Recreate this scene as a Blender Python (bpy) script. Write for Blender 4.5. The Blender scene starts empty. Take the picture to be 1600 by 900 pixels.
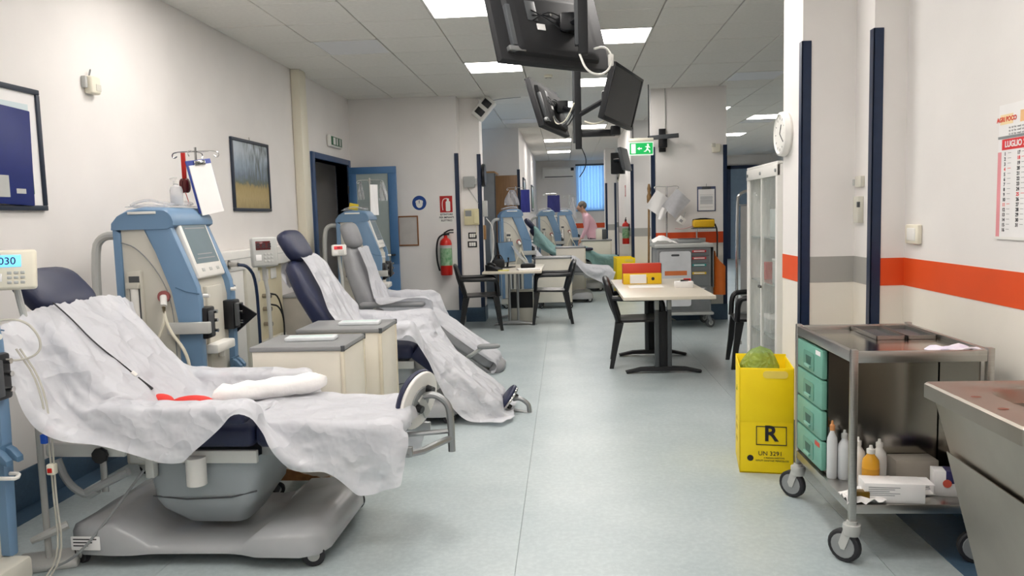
import bpy, bmesh, math, random
import numpy as np
from mathutils import Vector, Matrix, noise, Euler

# ------------------------------------------------------------------ camera, world, exposure
scene = bpy.context.scene
COL = scene.collection
PI = math.pi
CAM_H, CEIL = 1.45, 3.05
def setup_camera(yaw=-3.99, pitch=-5.32, roll=-1.57, f_px=1210.0):
    y, p, r = (math.radians(a) for a in (yaw, pitch, roll))
    fw = Vector((math.sin(y) * math.cos(p), math.cos(y) * math.cos(p), math.sin(p)))
    r0 = Vector((math.cos(y), -math.sin(y), 0)); u0 = r0.cross(fw)
    rt = r0 * math.cos(r) + u0 * math.sin(r); up = u0 * math.cos(r) - r0 * math.sin(r)
    cam = bpy.data.cameras.new('camera'); cam.sensor_width = 36.0; cam.sensor_fit = 'HORIZONTAL'
    cam.lens = 36.0 * f_px / 1600.0; cam.clip_start = 0.05; cam.clip_end = 200
    o = bpy.data.objects.new('camera', cam); COL.objects.link(o)
    m = Matrix.Identity(4)
    for i in range(3):
        m[i][0], m[i][1], m[i][2] = rt[i], up[i], -fw[i]
    m[2][3] = CAM_H
    o.matrix_world = m
    scene.camera = o
setup_camera()
world = bpy.data.worlds.new('sky'); scene.world = world; world.use_nodes = True
_bg = world.node_tree.nodes['Background']
_bg.inputs[0].default_value = (0.42, 0.68, 1.0, 1); _bg.inputs[1].default_value = 3.0
vs = scene.view_settings
vs.view_transform = 'Standard'; vs.look = 'None'; vs.gamma = 1.0; vs.use_curve_mapping = False
vs.exposure = 0.16
LAMP = 18.5            # emission of a lit ceiling panel
scene.cycles.max_bounces = 10; scene.cycles.diffuse_bounces = 5; scene.cycles.transparent_max_bounces = 16
scene.cycles.caustics_reflective = False; scene.cycles.caustics_refractive = False
scene.cycles.sample_clamp_indirect = 8.0

# ------------------------------------------------------------------ materials
def lin(h):
    h = h.lstrip('#'); c = [int(h[i:i + 2], 16) / 255 for i in (0, 2, 4)]
    return tuple(v / 12.92 if v <= .04045 else ((v + .055) / 1.055) ** 2.4 for v in c) + (1,)
MATS = {}
def mat(name, col, rough=.5, metal=0., var=.06, scale=8., bump=0., bscale=60., col2=None, emit=None, strength=0., trans=0., alpha=1., ior=1.45, coat=0., stretch=None, spec=.5):
    """Procedural Principled material: base colour broken by noise, optional bump."""
    if name in MATS: return MATS[name]
    m = bpy.data.materials.new(name); m.use_nodes = True
    nt = m.node_tree; b = nt.nodes['Principled BSDF']
    c = lin(col)
    tc = nt.nodes.new('ShaderNodeTexCoord'); mp = nt.nodes.new('ShaderNodeMapping')
    nt.links.new(tc.outputs['Object'], mp.inputs[0])
    if stretch: mp.inputs['Scale'].default_value = stretch
    nz = nt.nodes.new('ShaderNodeTexNoise'); nz.inputs['Scale'].default_value = scale; nz.inputs['Detail'].default_value = 4
    nt.links.new(mp.outputs[0], nz.inputs['Vector'])
    rp = nt.nodes.new('ShaderNodeValToRGB')
    rp.color_ramp.elements[0].position = .3; rp.color_ramp.elements[1].position = .7
    c2 = lin(col2) if col2 else tuple(min(1, v * (1 + var)) for v in c[:3]) + (1,)
    rp.color_ramp.elements[0].color = tuple(v * (1 - var) for v in c[:3]) + (1,) if not col2 else c
    rp.color_ramp.elements[1].color = c2
    nt.links.new(nz.outputs['Fac'], rp.inputs[0]); nt.links.new(rp.outputs[0], b.inputs['Base Color'])
    b.inputs['Roughness'].default_value = rough; b.inputs['Metallic'].default_value = metal
    b.inputs['IOR'].default_value = ior; b.inputs['Specular IOR Level'].default_value = spec
    b.inputs['Transmission Weight'].default_value = trans; b.inputs['Alpha'].default_value = alpha
    b.inputs['Coat Weight'].default_value = coat
    if emit:
        b.inputs['Emission Color'].default_value = lin(emit); b.inputs['Emission Strength'].default_value = strength
    if bump:
        bn = nt.nodes.new('ShaderNodeTexNoise'); bn.inputs['Scale'].default_value = bscale; bn.inputs['Detail'].default_value = 3
        nt.links.new(mp.outputs[0], bn.inputs['Vector'])
        bp = nt.nodes.new('ShaderNodeBump'); bp.inputs['Strength'].default_value = bump; bp.inputs['Distance'].default_value = .01
        nt.links.new(bn.outputs['Fac'], bp.inputs['Height']); nt.links.new(bp.outputs[0], b.inputs['Normal'])
    MATS[name] = m
    return m
def sheer(name, col, opacity=.85, transl=.45, rough=.6, crease=7.):
    """Thin non-woven / plastic film: diffuse + translucent, a little see-through."""
    if name in MATS: return MATS[name]
    m = bpy.data.materials.new(name); m.use_nodes = True; nt = m.node_tree
    b = nt.nodes['Principled BSDF']; out = nt.nodes['Material Output']
    b.inputs['Base Color'].default_value = lin(col); b.inputs['Roughness'].default_value = rough
    g = nt.nodes.new('ShaderNodeNewGeometry')
    wn = nt.nodes.new('ShaderNodeTexNoise'); wn.inputs['Scale'].default_value = 6; wn.inputs['Detail'].default_value = 3
    nt.links.new(g.outputs['Position'], wn.inputs['Vector'])
    ad = nt.nodes.new('ShaderNodeVectorMath'); ad.operation = 'MULTIPLY_ADD'; ad.inputs[1].default_value = (.25, .25, .25)
    nt.links.new(wn.outputs['Color'], ad.inputs[0]); nt.links.new(g.outputs['Position'], ad.inputs[2])
    nz = nt.nodes.new('ShaderNodeTexVoronoi'); nz.feature = 'F1'; nz.inputs['Scale'].default_value = crease
    nt.links.new(ad.outputs[0], nz.inputs['Vector'])
    bp = nt.nodes.new('ShaderNodeBump'); bp.inputs['Strength'].default_value = .6; bp.inputs['Distance'].default_value = .05
    nt.links.new(nz.outputs['Distance'], bp.inputs['Height']); nt.links.new(bp.outputs[0], b.inputs['Normal'])
    tl = nt.nodes.new('ShaderNodeBsdfTranslucent'); tl.inputs[0].default_value = lin(col)
    tr = nt.nodes.new('ShaderNodeBsdfTransparent')
    m1 = nt.nodes.new('ShaderNodeMixShader'); m1.inputs[0].default_value = transl
    m2 = nt.nodes.new('ShaderNodeMixShader'); m2.inputs[0].default_value = opacity
    nt.links.new(b.outputs[0], m1.inputs[1]); nt.links.new(tl.outputs[0], m1.inputs[2])
    nt.links.new(tr.outputs[0], m2.inputs[1]); nt.links.new(m1.outputs[0], m2.inputs[2])
    nt.links.new(m2.outputs[0], out.inputs[0])
    MATS[name] = m
    return m
def wall_paint(name, upper, lower, z0=1.1):
    """Two paint colours meeting under the coloured band, with faint roller texture and scuffs."""
    m = mat(name, upper, rough=.62, var=.025, scale=2.5, bump=.05, bscale=180)
    nt = m.node_tree; b = nt.nodes['Principled BSDF']
    rp = b.inputs['Base Color'].links[0].from_node
    g = nt.nodes.new('ShaderNodeNewGeometry'); sx = nt.nodes.new('ShaderNodeSeparateXYZ')
    nt.links.new(g.outputs['Position'], sx.inputs[0])
    gt = nt.nodes.new('ShaderNodeMath'); gt.operation = 'GREATER_THAN'; gt.inputs[1].default_value = z0
    nt.links.new(sx.outputs[2], gt.inputs[0])
    nz = nt.nodes.new('ShaderNodeTexNoise'); nz.inputs['Scale'].default_value = 3.0; nz.inputs['Detail'].default_value = 6
    nt.links.new(g.outputs['Position'], nz.inputs['Vector'])
    lo = nt.nodes.new('ShaderNodeValToRGB'); c = lin(lower)
    lo.color_ramp.elements[0].position = .25; lo.color_ramp.elements[1].position = .6
    lo.color_ramp.elements[0].color = tuple(v * .95 for v in c[:3]) + (1,); lo.color_ramp.elements[1].color = c
    nt.links.new(nz.outputs['Fac'], lo.inputs[0])
    mx = nt.nodes.new('ShaderNodeMix'); mx.data_type = 'RGBA'
    nt.links.new(gt.outputs[0], mx.inputs[0]); nt.links.new(lo.outputs[0], mx.inputs[6]); nt.links.new(rp.outputs[0], mx.inputs[7])
    nt.links.new(mx.outputs[2], b.inputs['Base Color'])
    return m
def vinyl(name, a, b_, c_, rough):
    """Mottled sheet vinyl: large soft clouds, streaks and tiny chips."""
    m = bpy.data.materials.new(name); m.use_nodes = True; nt = m.node_tree; b = nt.nodes['Principled BSDF']
    g = nt.nodes.new('ShaderNodeNewGeometry')
    def nz(s, d, r=.6):
        n = nt.nodes.new('ShaderNodeTexNoise'); n.inputs['Scale'].default_value = s; n.inputs['Detail'].default_value = d; n.inputs['Roughness'].default_value = r
        nt.links.new(g.outputs['Position'], n.inputs['Vector']); return n
    def ramp(src, p0, c0, p1, c1):
        r = nt.nodes.new('ShaderNodeValToRGB'); e = r.color_ramp.elements
        e[0].position = p0; e[0].color = c0; e[1].position = p1; e[1].color = c1
        nt.links.new(src, r.inputs[0]); return r
    r1 = ramp(nz(1.6, 6).outputs['Fac'], .35, lin(a), .65, lin(b_))
    r2 = ramp(nz(38, 3).outputs['Fac'], .42, (.84, .86, .87, 1), .66, (1.06, 1.06, 1.05, 1))
    r3 = ramp(nz(120, 2).outputs['Fac'], .68, (0, 0, 0, 1), .74, (1, 1, 1, 1))
    mu = nt.nodes.new('ShaderNodeMix'); mu.data_type = 'RGBA'; mu.blend_type = 'MULTIPLY'; mu.inputs[0].default_value = .55
    nt.links.new(r1.outputs[0], mu.inputs[6]); nt.links.new(r2.outputs[0], mu.inputs[7])
    m3 = nt.nodes.new('ShaderNodeMix'); m3.data_type = 'RGBA'
    nt.links.new(r3.outputs[0], m3.inputs[0]); nt.links.new(mu.outputs[2], m3.inputs[6]); m3.inputs[7].default_value = lin(c_)
    nt.links.new(m3.outputs[2], b.inputs['Base Color'])
    rr = nt.nodes.new('ShaderNodeMapRange'); rr.inputs[3].default_value = rough - .06; rr.inputs[4].default_value = rough + .12
    nt.links.new(nz(5, 5).outputs['Fac'], rr.inputs[0]); nt.links.new(rr.outputs[0], b.inputs['Roughness'])
    MATS[name] = m
    return m

M_WALL = mat('white_wall_paint', '#e9e5e2', rough=.62, var=.025, scale=2.5, bump=.05, bscale=180)
M_PILLAR = wall_paint('pillar_paint', '#e9e5e2', '#eae4d9')
M_FLOOR = vinyl('pale_vinyl', '#abb7ba', '#b9c3c5', '#cdd5d6', .30)
M_SKIRT = vinyl('blue_vinyl', '#3a526a', '#4b657d', '#5f7990', .38)
M_TILE = mat('ceiling_tile', '#e2dfd9', rough=.9, var=.03, scale=30, bump=.12, bscale=300)
M_TBAR = mat('ceiling_void', '#6b6964', rough=.9)
M_LAMPOFF = mat('unlit_diffuser', '#e4e4e6', rough=.35, var=.01)
M_ORANGE = mat('orange_band', '#e2521f', rough=.5, var=.05, scale=3)
M_GREYBAND = mat('grey_band', '#a7a5a0', rough=.55, var=.03, scale=3)
M_NAVY = mat('navy_guard', '#152744', rough=.35, var=.08, scale=20)
M_WHITE = mat('white_plastic', '#e9e7e2', rough=.35, var=.02)
M_IVORY = mat('ivory_plastic', '#e6e0ce', rough=.4, var=.02)
M_CREAM = mat('cream_laminate', '#e7e1d3', rough=.4, var=.03, scale=5)
M_BEIGE = mat('beige_plastic', '#cfccc0', rough=.4, var=.02)
M_LGREY = mat('light_grey_plastic', '#b9bab7', rough=.4, var=.03)
M_GREY = mat('grey_plastic', '#8b8e8f', rough=.4, var=.04)
M_DGREY = mat('dark_grey_plastic', '#4c4f52', rough=.4, var=.05)
M_BLACK = mat('black_plastic', '#15161a', rough=.35, var=.1)
M_BLACKMAT = mat('black_matte', '#1b1c1f', rough=.7, var=.1)
M_CHAIRBLK = mat('black_resin', '#17181b', rough=.32, var=.12, scale=25)
M_STEEL = mat('brushed_steel', '#b4b2ae', rough=.3, metal=1., var=.05, scale=6, stretch=(1, 40, 40))
M_STEELM = mat('mirror_steel', '#b3aea6', rough=.16, metal=1., var=.03, scale=3)
M_STEELD = mat('dull_steel', '#a39c92', rough=.36, metal=1., var=.08, scale=4, bump=.03, bscale=30)
M_CHROME = mat('chrome', '#c9c9c8', rough=.14, metal=1., var=.02)
M_ALU = mat('grey_aluminium', '#9fa1a2', rough=.38, metal=.8, var=.04)
M_RUBBER = mat('rubber', '#26262a', rough=.6, var=.1)
M_BLUE = mat('machine_blue', '#6d8cab', rough=.36, var=.03, scale=4)
M_BLUED = mat('machine_blue_dark', '#54738f', rough=.38, var=.03, scale=4)
M_MBEIGE = mat('machine_beige', '#c9c6bb', rough=.42, var=.03, scale=4)
M_NAVYV = mat('navy_vinyl', '#222844', rough=.42, var=.08, scale=12, bump=.08, bscale=220)
M_GREYV = mat('grey_vinyl', '#8c8d90', rough=.45, var=.05, scale=12, bump=.08, bscale=220)
M_SHEET = sheer('nonwoven_sheet', '#e2e3e9', .84, .18, .5)
M_SHEETG = sheer('clear_film', '#e9eaea', .62, .3, .35)
M_TEAL = sheer('teal_drape', '#93bcbb', .97, .25)
M_RED = mat('red_paint', '#c5261f', rough=.3, var=.05)
M_GREEN = mat('sign_green', '#1f8f4f', rough=.4, var=.03)
M_YELLOW = mat('yellow_board', '#ffdc08', rough=.5, var=.04, scale=6)
M_PAPER = mat('paper', '#eeeceb', rough=.7, var=.02)
M_INK = mat('ink', '#24242a', rough=.6)
M_GINK = mat('grey_ink', '#9a9a9c', rough=.7)
M_DOORB = mat('door_blue', '#4f79a8', rough=.4, var=.04, scale=3)
M_DOORD = mat('door_blue_dark', '#2f4a72', rough=.4, var=.05, scale=3)
M_WOOD = mat('light_wood', '#9a7448', rough=.5, var=.12, scale=5, stretch=(12, 12, 1))
M_TABLE = mat('pale_laminate', '#d8cfbf', rough=.28, var=.03, scale=10, stretch=(3, 30, 3))
M_GLASS = mat('glass', '#dfe9e6', rough=.03, trans=1., var=0, ior=1.2, alpha=.35)

# ------------------------------------------------------------------ mesh helpers
def V(*a): return Vector(a)
class MB:
    """Collects shapes into one bmesh; build() links it as ONE mesh object."""
    def __init__(s): s.bm = bmesh.new()
    def _xf(s, vs, m):
        if m is not None: bmesh.ops.transform(s.bm, matrix=m, verts=vs)
    def box(s, x0, x1, y0, y1, z0, z1, bev=0., seg=2, m=None):
        r = bmesh.ops.create_cube(s.bm, size=1.0)['verts']
        for v in r:
            v.co = ((x0 + x1) / 2 + v.co.x * (x1 - x0), (y0 + y1) / 2 + v.co.y * (y1 - y0), (z0 + z1) / 2 + v.co.z * (z1 - z0))
        if bev > 0:
            bev = min(bev, .49 * min(abs(x1 - x0), abs(y1 - y0), abs(z1 - z0)))
            es = list({e for v in r for e in v.link_edges})
            g = bmesh.ops.bevel(s.bm, geom=es, offset=bev, segments=seg, profile=.5, affect='EDGES', clamp_overlap=True)
            r = list({v for f in g['faces'] for v in f.verts} | {v for v in r if v.is_valid})
        s._xf(r, m); return s
    def prism(s, pts, axis, lo, hi, bev=0., seg=2, m=None):
        """Polygon extruded along axis; pts are the two other coordinates in x,y,z order."""
        def co(p, t):
            return (t, p[0], p[1]) if axis == 'x' else (p[0], t, p[1]) if axis == 'y' else (p[0], p[1], t)
        a = [s.bm.verts.new(co(p, lo)) for p in pts]; b = [s.bm.verts.new(co(p, hi)) for p in pts]
        n = len(pts); fs = [s.bm.faces.new(a), s.bm.faces.new(b[::-1])]
        for i in range(n): fs.append(s.bm.faces.new((a[i], b[i], b[(i + 1) % n], a[(i + 1) % n])))
        vs_ = a + b
        if bev > 0:
            es = list({e for f in fs[:2] for e in f.edges})
            g = bmesh.ops.bevel(s.bm, geom=es, offset=bev, segments=seg, profile=.5, affect='EDGES', clamp_overlap=True)
            vs_ = list({v for f in g['faces'] for v in f.verts} | {v for v in vs_ if v.is_valid})
        s._xf(vs_, m); return s
    def loft(s, rings, cap=True, closed=True, m=None):
        R = [[s.bm.verts.new(p) for p in r] for r in rings]
        n = len(R[0])
        for i in range(len(R) - 1):
            for j in range(n if closed else n - 1):
                k = (j + 1) % n
                s.bm.faces.new((R[i][j], R[i][k], R[i + 1][k], R[i + 1][j]))
        if cap and closed:
            s.bm.faces.new(R[0][::-1]); s.bm.faces.new(R[-1])
        s._xf([v for r in R for v in r], m); return s
    def tube(s, pts, r, n=8, closed=False, smooth=0, m=None):
        P = [Vector(p) for p in pts]
        for _ in range(smooth): P = chaikin(P, closed)
        rr = r if isinstance(r, (list, tuple)) else None
        N = len(P); rings = []; up = None
        for i, p in enumerate(P):
            t = (P[(i + 1) % N] - P[i - 1]) if closed else (P[min(i + 1, N - 1)] - P[max(i - 1, 0)])
            t = t.normalized() if t.length > 1e-9 else Vector((0, 0, 1))
            if up is None:
                up = Vector((0, 0, 1)) if abs(t.z) < .9 else Vector((1, 0, 0))
            u = (up - t * up.dot(t))
            u = u.normalized() if u.length > 1e-6 else t.orthogonal().normalized()
            up = u; w = t.cross(u)
            ri = rr[min(int(i * len(rr) / N), len(rr) - 1)] if rr else r
            rings.append([p + (u * math.cos(a) + w * math.sin(a)) * ri for a in (2 * PI * k / n for k in range(n))])
        if closed:
            rings.append(rings[0])
            return s.loft(rings, cap=False, m=m)
        return s.loft(rings, m=m)
    def cyl(s, p0, p1, r0, r1=None, n=16, m=None):
        p0, p1 = Vector(p0), Vector(p1); r1 = r0 if r1 is None else r1
        t = (p1 - p0).normalized(); u = t.orthogonal().normalized(); w = t.cross(u)
        ring = lambda p, r: [p + (u * math.cos(a) + w * math.sin(a)) * r for a in (2 * PI * k / n for k in range(n))]
        return s.loft([ring(p0, r0), ring(p1, r1)], m=m)
    def lathe(s, prof, n=20, c=(0, 0, 0), axis='z', m=None):
        rings = []
        for r, h in prof:
            r = max(r, 1e-4); row = []
            for k in range(n):
                a = 2 * PI * k / n; x, y = r * math.cos(a), r * math.sin(a)
                p = (x, y, h) if axis == 'z' else (h, x, y) if axis == 'x' else (x, h, y)
                row.append((p[0] + c[0], p[1] + c[1], p[2] + c[2]))
            rings.append(row)
        return s.loft(rings, m=m)
    def ball(s, c, r, n=14, k=8, m=None):
        rx, ry, rz = r if isinstance(r, (tuple, list)) else (r, r, r)
        rings = []
        for i in range(k + 1):
            t = PI * i / k; q = max(math.sin(t), .002)
            rings.append([(c[0] + rx * q * math.cos(2 * PI * j / n), c[1] + ry * q * math.sin(2 * PI * j / n), c[2] - rz * math.cos(t)) for j in range(n)])
        return s.loft(rings, m=m)
    def pillow(s, c, r, e=.5, n=24, k=12, m=None):
        """Super-ellipsoid: e below 1 gives a box with soft edges."""
        q = lambda w: math.copysign(abs(w) ** e, w)
        rings = []
        for i in range(k + 1):
            t = -PI / 2 + PI * i / k; ct = max(abs(math.cos(t)), 1e-3) ** e
            rings.append([(c[0] + r[0] * ct * q(math.cos(2 * PI * j / n)), c[1] + r[1] * ct * q(math.sin(2 * PI * j / n)), c[2] + r[2] * q(math.sin(t))) for j in range(n)])
        return s.loft(rings, m=m)
    def grid(s, P):
        """P: 2-D list of points."""
        R = [[s.bm.verts.new(p) for p in row] for row in P]
        for i in range(len(R) - 1):
            for j in range(len(R[0]) - 1):
                s.bm.faces.new((R[i][j], R[i][j + 1], R[i + 1][j + 1], R[i + 1][j]))
        return s
    def slab(s, P, th):
        """Closed thin sheet from a grid of points, thickened along its normals."""
        n0, n1 = len(P), len(P[0]); A = [[Vector(p) for p in r] for r in P]; B = []
        for i in range(n0):
            row = []
            for j in range(n1):
                du = A[min(i + 1, n0 - 1)][j] - A[max(i - 1, 0)][j]; dv = A[i][min(j + 1, n1 - 1)] - A[i][max(j - 1, 0)]
                nn = du.cross(dv); nn = nn.normalized() if nn.length > 1e-12 else Vector((0, 0, 1))
                row.append(A[i][j] + nn * th)
            B.append(row)
        a = [[s.bm.verts.new(p) for p in r] for r in A]; b = [[s.bm.verts.new(p) for p in r] for r in B]
        F = s.bm.faces.new
        for i in range(n0 - 1):
            for j in range(n1 - 1):
                F((a[i][j], a[i + 1][j], a[i + 1][j + 1], a[i][j + 1])); F((b[i][j], b[i][j + 1], b[i + 1][j + 1], b[i + 1][j]))
        for i in range(n0 - 1):
            F((a[i][0], b[i][0], b[i + 1][0], a[i + 1][0])); F((a[i][-1], a[i + 1][-1], b[i + 1][-1], b[i][-1]))
        for j in range(n1 - 1):
            F((a[0][j], a[0][j + 1], b[0][j + 1], b[0][j])); F((a[-1][j], b[-1][j], b[-1][j + 1], a[-1][j + 1]))
        return s
    def build(s, name, m, parent=None, smooth=35, loc=None, rot=None):
        bmesh.ops.recalc_face_normals(s.bm, faces=s.bm.faces[:])
        me = bpy.data.meshes.new(name); s.bm.to_mesh(me); s.bm.free()
        me.materials.append(m)
        if smooth:
            me.shade_smooth(); me.set_sharp_from_angle(angle=math.radians(smooth))
        o = bpy.data.objects.new(name, me); COL.objects.link(o)
        if parent: o.parent = parent
        if loc is not None: o.location = loc
        if rot is not None: o.rotation_euler = rot
        return o
def chaikin(P, closed=False):
    Q = []; N = len(P)
    if not closed: Q.append(P[0])
    for i in range(N if closed else N - 1):
        a, b = P[i], P[(i + 1) % N]
        Q += [a.lerp(b, .25), a.lerp(b, .75)]
    if not closed: Q.append(P[-1])
    return Q
def rrect(x0, x1, y0, y1, r, k=4):
    """Rounded rectangle outline."""
    out = []
    for cx, cy, a0 in ((x1 - r, y1 - r, 0), (x0 + r, y1 - r, 90), (x0 + r, y0 + r, 180), (x1 - r, y0 + r, 270)):
        for i in range(k + 1):
            a = math.radians(a0 + 90 * i / k); out.append((cx + r * math.cos(a), cy + r * math.sin(a)))
    return out
def tag(o, label=None, cat=None, group=None, kind=None):
    if label: o['label'] = label
    if cat: o['category'] = cat
    if group: o['group'] = group
    if kind: o['kind'] = kind
    return o
def thing(name, label, cat, loc=(0, 0, 0), rz=0., group=None):
    o = bpy.data.objects.new(name, None); COL.objects.link(o); o.empty_display_size = .1
    o.location = loc; o.rotation_euler = (0, 0, rz)
    return tag(o, label, cat, group)
def struct(name, mb, m, parent=None, smooth=0):
    o = mb.build(name, m, parent, smooth)
    if not parent: o['kind'] = 'structure'
    return o
def kids(o): return [c for c in bpy.data.objects if c.parent == o]
def copy_tree(o, parent=None):
    c = o.copy(); COL.objects.link(c); c.parent = parent
    for ch in kids(o): copy_tree(ch, c)
    return c
def dup(o, loc, rz=None, label=None, group=None):
    c = copy_tree(o); c.location = loc
    if rz is not None: c.rotation_euler = (0, 0, rz)
    if label: c['label'] = label
    if group: c['group'] = group
    return c
def words(name, s, size, m, parent, loc, rot=(PI / 2, 0, 0), th=.001, align='CENTER', bold=0.):
    """Lettering as a thin mesh."""
    cu = bpy.data.curves.new('t', 'FONT'); cu.body = s; cu.size = size; cu.extrude = th; cu.align_x = align; cu.align_y = 'CENTER'
    cu.offset = bold; cu.resolution_u = 3
    t = bpy.data.objects.new('t', cu); COL.objects.link(t)
    bpy.context.view_layer.update()
    me = bpy.data.meshes.new_from_object(t.evaluated_get(bpy.context.evaluated_depsgraph_get()))
    bpy.data.objects.remove(t); bpy.data.curves.remove(cu)
    me.materials.clear(); me.materials.append(m); me.name = name
    o = bpy.data.objects.new(name, me); COL.objects.link(o); o.parent = parent; o.location = loc; o.rotation_euler = rot
    return o
def RZ(a): return Matrix.Rotation(a, 4, 'Z')
def TR(x, y, z): return Matrix.Translation((x, y, z))
def RX(a): return Matrix.Rotation(a, 4, 'X')
def RY(a): return Matrix.Rotation(a, 4, 'Y')
rnd = random.Random(7)

# ------------------------------------------------------------------ the setting
XL, XR, YFAR = -2.85, 1.80, 23.5           # left wall, near right wall, far wall
XRR = 6.1                                   # right wall of the area behind the partition
# floor of sheet vinyl laid in lanes with fine welded seams
floor = tag(bpy.data.objects.new('floor', None), kind='structure'); COL.objects.link(floor)
_sb = MB().box(XL - .2, XRR + .2, -3.2, YFAR + .3, -.06, -.006).build('floor_screed', mat('screed', '#a3adad', rough=.8), floor, 0)
_lane = -.231 - 2 * 1.5
for k in range(7):
    x0 = max(_lane + 1.5 * k, XL - .1); x1 = min(_lane + 1.5 * (k + 1), XRR + .1)
    if x1 > x0: MB().box(x0 + .001, x1 - .001, -3.1, YFAR + .2, -.006, 0).build('vinyl_sheet', M_FLOOR, floor, 0)
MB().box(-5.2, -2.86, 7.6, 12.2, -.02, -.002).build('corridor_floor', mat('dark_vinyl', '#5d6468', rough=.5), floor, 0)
MB().box(XL, XL + .15, -3, 10.35, 0, .002).build('blue_border', M_SKIRT, floor, 0)
MB().box(1.53, XR, -3, 4.3, 0, .002).build('blue_border', M_SKIRT, floor, 0)

# walls
def W(name, x0, x1, y0, y1, z0=0., z1=CEIL + .02, m=M_WALL, parent=None):
    return struct(name, MB().box(x0, x1, y0, y1, z0, z1), m, parent)
DY0, DY1, DZ = 8.76, 10.16, 2.17            # door opening in the left wall
wl = W('wall_left', XL - .15, XL, -3.2, DY0)
W('wall_piece', XL - .15, XL, DY1, 10.35, parent=wl); W('wall_piece', XL - .15, XL, DY0, DY1, DZ, parent=wl)
W('wall_end_left', XL - .15, -1.40, 10.35, 10.62)
W('wall_recess', -1.47, -1.13, 10.62, 10.97)
W('wall_beyond', -4.4, -.81, 14.4, 14.6)
W('wall_far_left', -.96, -.81, 14.6, YFAR)
W('wall_closet', -4.4, -4.25, 10.6, 14.6)
W('wall_closet_front', -4.4, -1.47, 10.55, 10.8)
# far wall with two window openings
wf = W('wall_far', -.96, .38, YFAR, YFAR + .2)
for a in ((1.22, 4.2, 0, CEIL), (.38, 1.22, 0, 1.56), (.38, 1.22, 2.93, CEIL), (4.2, 4.9, 0, .95), (4.2, 4.9, 2.1, CEIL), (4.9, XRR + .15, 0, CEIL)):
    W('wall_piece', a[0], a[1], YFAR, YFAR + .2, a[2], a[3] + .02, parent=wf)
W('wall_far_right', XRR, XRR + .15, 4.85, YFAR)
W('wall_partition', 1.16, 2.13, 10.4, 10.58, m=M_PILLAR)
W('wall_pillar', 1.19, 1.62, 13.9, 17.2, m=M_PILLAR)
W('wall_pillar_far', 1.04, 1.30, 19.6, 20.2, m=M_PILLAR)
wr = W('wall_right', XR, XR + .15, -3.2, 4.5, m=M_PILLAR)
W('wall_right_step', 1.63, XR, 4.25, 4.5, m=M_PILLAR)
W('wall_right_pilaster', 1.34, 1.95, 4.5, 4.88, m=M_PILLAR)
W('wall_right_return', 1.95, XRR, 4.7, 4.88)
W('wall_back', XL - .15, XR + .15, -3.2, -3.05)
# dark corridor behind the open door
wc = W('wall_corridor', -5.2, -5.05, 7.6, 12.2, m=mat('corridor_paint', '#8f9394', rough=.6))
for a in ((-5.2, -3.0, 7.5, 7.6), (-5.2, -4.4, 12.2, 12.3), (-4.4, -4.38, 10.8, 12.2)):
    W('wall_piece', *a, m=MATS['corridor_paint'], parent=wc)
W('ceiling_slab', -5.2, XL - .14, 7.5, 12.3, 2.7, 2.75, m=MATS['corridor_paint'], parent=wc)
# skirting of blue coved vinyl
def skirt(name, x0, x1, y0, y1, h=.2):
    return struct(name, MB().box(x0, x1, y0, y1, .0, h, .004), M_SKIRT)
skirt('baseboard_left', XL, XL + .012, -3, DY0 - .08)
skirt('baseboard_end_left', XL, -1.388, 10.338, 10.35)
skirt('baseboard_recess', -1.388, -1.118, 10.608, 10.62)
skirt('baseboard_recess_side', -1.13, -1.118, 10.608, 10.97)
skirt('baseboard_beyond', -2.4, -.80, 14.388, 14.4)
skirt('baseboard_far_left', -.81, -.798, 14.4, YFAR)
skirt('baseboard_far', -.8, 4.9, YFAR - .012, YFAR)
skirt('baseboard_partition', 1.15, 2.142, 10.388, 10.4, .21)
skirt('baseboard_partition_side', 1.148, 1.16, 10.39, 10.58, .21)
skirt('baseboard_pillar', 1.178, 1.62, 13.888, 13.9); skirt('baseboard_pillar_side', 1.178, 1.19, 13.9, 17.2)
skirt('baseboard_pillar_far', 1.03, 1.3, 19.588, 19.6)
skirt('baseboard_right', XR - .012, XR, -3, 4.25)
skirt('baseboard_right_step', 1.618, XR, 4.238, 4.25); skirt('baseboard_right_pilaster', 1.328, 1.63, 4.488, 4.5); skirt('baseboard_right_side', 1.328, 1.34, 4.5, 4.88)
# coloured band on the walls
_tn = [0]
def band(x0, x1, y0, y1, m, z0=1.025, z1=1.172):
    _tn[0] += 1
    return struct('trim_%d' % _tn[0], MB().box(x0, x1, y0, y1, z0, z1), m)
band(XR - .002, XR, -3, 4.25, M_ORANGE); band(1.655, XR, 4.248, 4.25, M_ORANGE)
band(1.628, 1.63, 4.25, 4.5, M_GREYBAND); band(1.36, 1.63, 4.498, 4.5, M_GREYBAND)
band(1.338, 1.34, 4.52, 4.88, M_ORANGE)
band(1.18, 2.11, 10.398, 10.4, M_ORANGE)
band(1.19, 1.62, 13.898, 13.9, M_GREYBAND); band(1.188, 1.19, 13.9, 17.2, M_GREYBAND)
band(1.06, 1.3, 19.598, 19.6, M_GREYBAND)
band(-.8, 1.22, YFAR - .002, YFAR, M_ORANGE); band(1.22, 4.9, YFAR - .002, YFAR, M_GREYBAND)
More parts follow.
